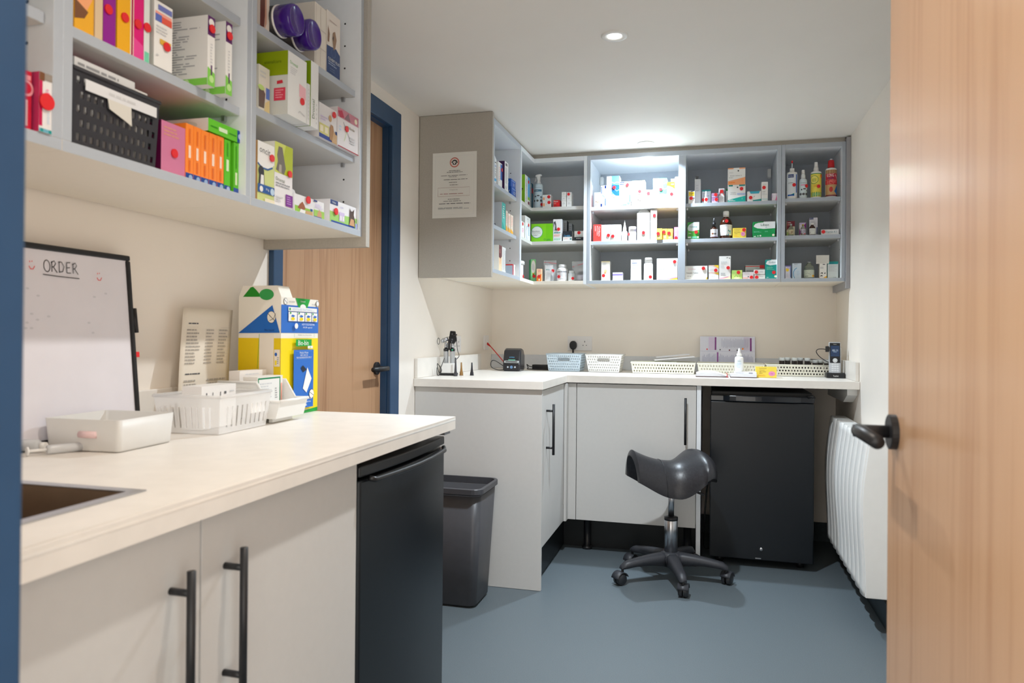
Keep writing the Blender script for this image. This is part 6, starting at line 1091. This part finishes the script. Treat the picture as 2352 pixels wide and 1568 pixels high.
book()
xa = on(1676,864,2,ZC).x; xb = on(1738,867,2,ZC).x
t = tag(empty('notebook', ((xa+xb)/2,3.752,ZC+.001)), 'closed white notebook lying beside the open one', 'notebook'); w = xb-xa
bx('cover', (-w/2,0,0), (w/2,.13,.002), ink((80,44,44)), t); bx('pages', (-w/2+.002,.001,.0022), (w/2-.002,.129,.0125), ink((230,232,238)), t); bx('cover', (-w/2,0,.0127), (w/2,.13,.0147), ink((226,226,232)), t)
xa = on(1690,862,2,ZC+.02).x; xb = on(1743,862,2,ZC+.02).x
t = MB().box((0,0,0),(xb-xa,.09,.0105)).build('flat_box', ink((236,238,244))); t.location = (xa,3.772,ZC+.0158); tag(t, 'flat white carton with barcode under the dropper bottle', 'box')
Print(lambda a,b,k: (a,-k,b), xb-xa, .0105).run([('g',.08,.3,.5,.8,2,'lgrey')]+[('r',.66+.02*i,.3,.67+.02*i,.8,'dgrey') for i in range(9)]).build(t)
yellowbox('bright yellow carton with pink round patch standing on the worktop','b',3.80,'p',1304,422,1502,.05,ZC,[])
# cordless phone in its cradle
def phone():
    a = on(1904,785,1,3.925); b = on(1931,785,1,3.925); w = b.x-a.x; cx = (a.x+b.x)/2+.001
    t = tag(empty('cordless_phone', (cx,3.925,ZC)), 'silver and black cordless handset standing in a black charging cradle', 'phone')
    bx('cradle', (-.041,-.02,0), (.044,.045,.026), BLKPL, t, bevel=.004)
    Print(lambda a_,b_,k: (-.041+a_,-.0205-k,b_), .085, .026).run([('t','Yealink',.5,.4,.3,'white',0,.3)]).build(t)
    H = 1.087-ZC; al = .10; T = lambda x,y,z: (x, y+z*math.sin(al), z*math.cos(al))
    def B(n, p, q, m_, par, bev=0.):
        mb = MB().box(p, q); mb.v = [T(*v) for v in mb.v]; return mb.build(n, m_, par, bevel=bev)
    s = B('handset', (-w/2,-.012,.012), (w/2,.010,H), mat('phone_silver', (196,200,206), .35, .3, var=0), t, .006)
    fp = B('face_plate', (-w/2+.003,-.0135,H*.42), (w/2-.003,-.0118,H-.004), ink((22,24,28)), s, .001)
    B('screen', (-w/2+.007,-.0142,H*.60), (w/2-.007,-.0134,H*.90), mat('phone_screen', (30,50,80), .2, var=0, emit=.35), fp)
    Print(lambda a_,b_,k: T(-w/2+a_,-.0143-k,b_), w, H).run([('t','10:11',.5,.77,.055,(226,240,255),0,.6),('r',.36,.72,.64,.73,(170,200,230)),('t','Yealink',.5,.94,.02,'white',0,.4)]).build(fp)
    n = MB(); c0 = T(0,-.0138,H*.49); n.lathe([(.011,-.0016),(.011,.0005)], 22, 'y', c0); n.build('nav_ring', ink((206,212,216)), s); n = MB(); n.lathe([(.004,-.003),(.004,.0005)], 16, 'y', c0); n.build('ok_button', ink((230,232,234)), s)
    for r in range(5):
        for c in range(3): B('key', (-.0165+.0115*c,-.0134,H*.36-.0105*r), (-.0075+.0115*c+.001,-.0118,H*.36-.0105*r+.007), ink((222,226,230)), s, .0008)
    bx('cable_plug', (-w/2-.016,-.006,H*.72), (-w/2-.001,.016,H*.88), BLKPL, t, bevel=.002)
    MB().tube(spline([(-w/2-.016,.005,H*.79),(-w/2-.03,.006,H*.80),(-w/2-.05,.008,H*.79),(-w/2-.058,.01,H*.72),(-w/2-.045,.012,H*.6),(-w/2-.02,.015,H*.49),(-w/2+.01,.03,H*.40)]), .002, 6).build('cable', BLKPL, t)
phone()
# clear acrylic holder behind the phone
t = tag(empty('acrylic_holder', (1.915,3.99,ZC+.001)), 'clear acrylic holder fixed behind the phone at the right wall', 'holder')
m = MB(); m.box((-.002,0,0),(.016,.003,.15)); m.box((-.002,.003,0),(.001,.1,.15)); m.build('shell', mat('acrylic', (226,230,232), .15, var=0, alpha=.35), t)
# notice on the grey end panel
t = MB().box((0,0,0),(.2105,.0006,.2955)).build('notice', ink((232,232,226))); t.location = (.069,3.1195,1.634); tag(t, 'framed-border paper notice with a paw emblem on the grey panel', 'notice')
PT = (52,48,48)
spec = [('s',[(.06,.05),(.06,.95),(.94,.95),(.94,.05),(.06,.05)],.0006,'lgrey'),('c',.5,.845,.0225,(196,92,80)),('c',.5,.845,.0195,(226,170,156)),('c',.5,.845,.0165,(234,230,224)),('e',.5,.825,.045,.018,PT)]
for a_, b_ in ((-.05,.85),(-.025,.87),(.006,.875),(.036,.866),(.055,.845)): spec.append(('e',.5+a_,b_,.02,.012,PT))
spec += [('c',.5,.828,.0035,(234,230,224)),('g',.38,.711,.66,.725,1,PT),('g',.33,.688,.72,.702,1,PT),('g',.2,.638,.86,.652,1,'dgrey'),('g',.38,.618,.66,.632,1,'dgrey'),('g',.26,.576,.8,.59,1,PT),('g',.38,.531,.68,.545,1,PT),('g',.4,.493,.66,.507,1,PT),
  ('s',[(.13,.33),(.13,.46),(.85,.46),(.85,.33),(.13,.33)],.0008,(150,80,80)),('t','RCVS Registration number',.49,.425,.011,PT,0,.4),('g',.18,.358,.86,.372,1,(150,60,60)),('g',.36,.275,.64,.29,1,PT),('g',.26,.245,.76,.26,1,'dgrey'),('g',.16,.205,.9,.225,1,'dgrey'),('g',.14,.13,.9,.16,2,'grey')]
Print(lambda a,b,k: (a,-k,b), .2105, .2955).run(spec).build(t)
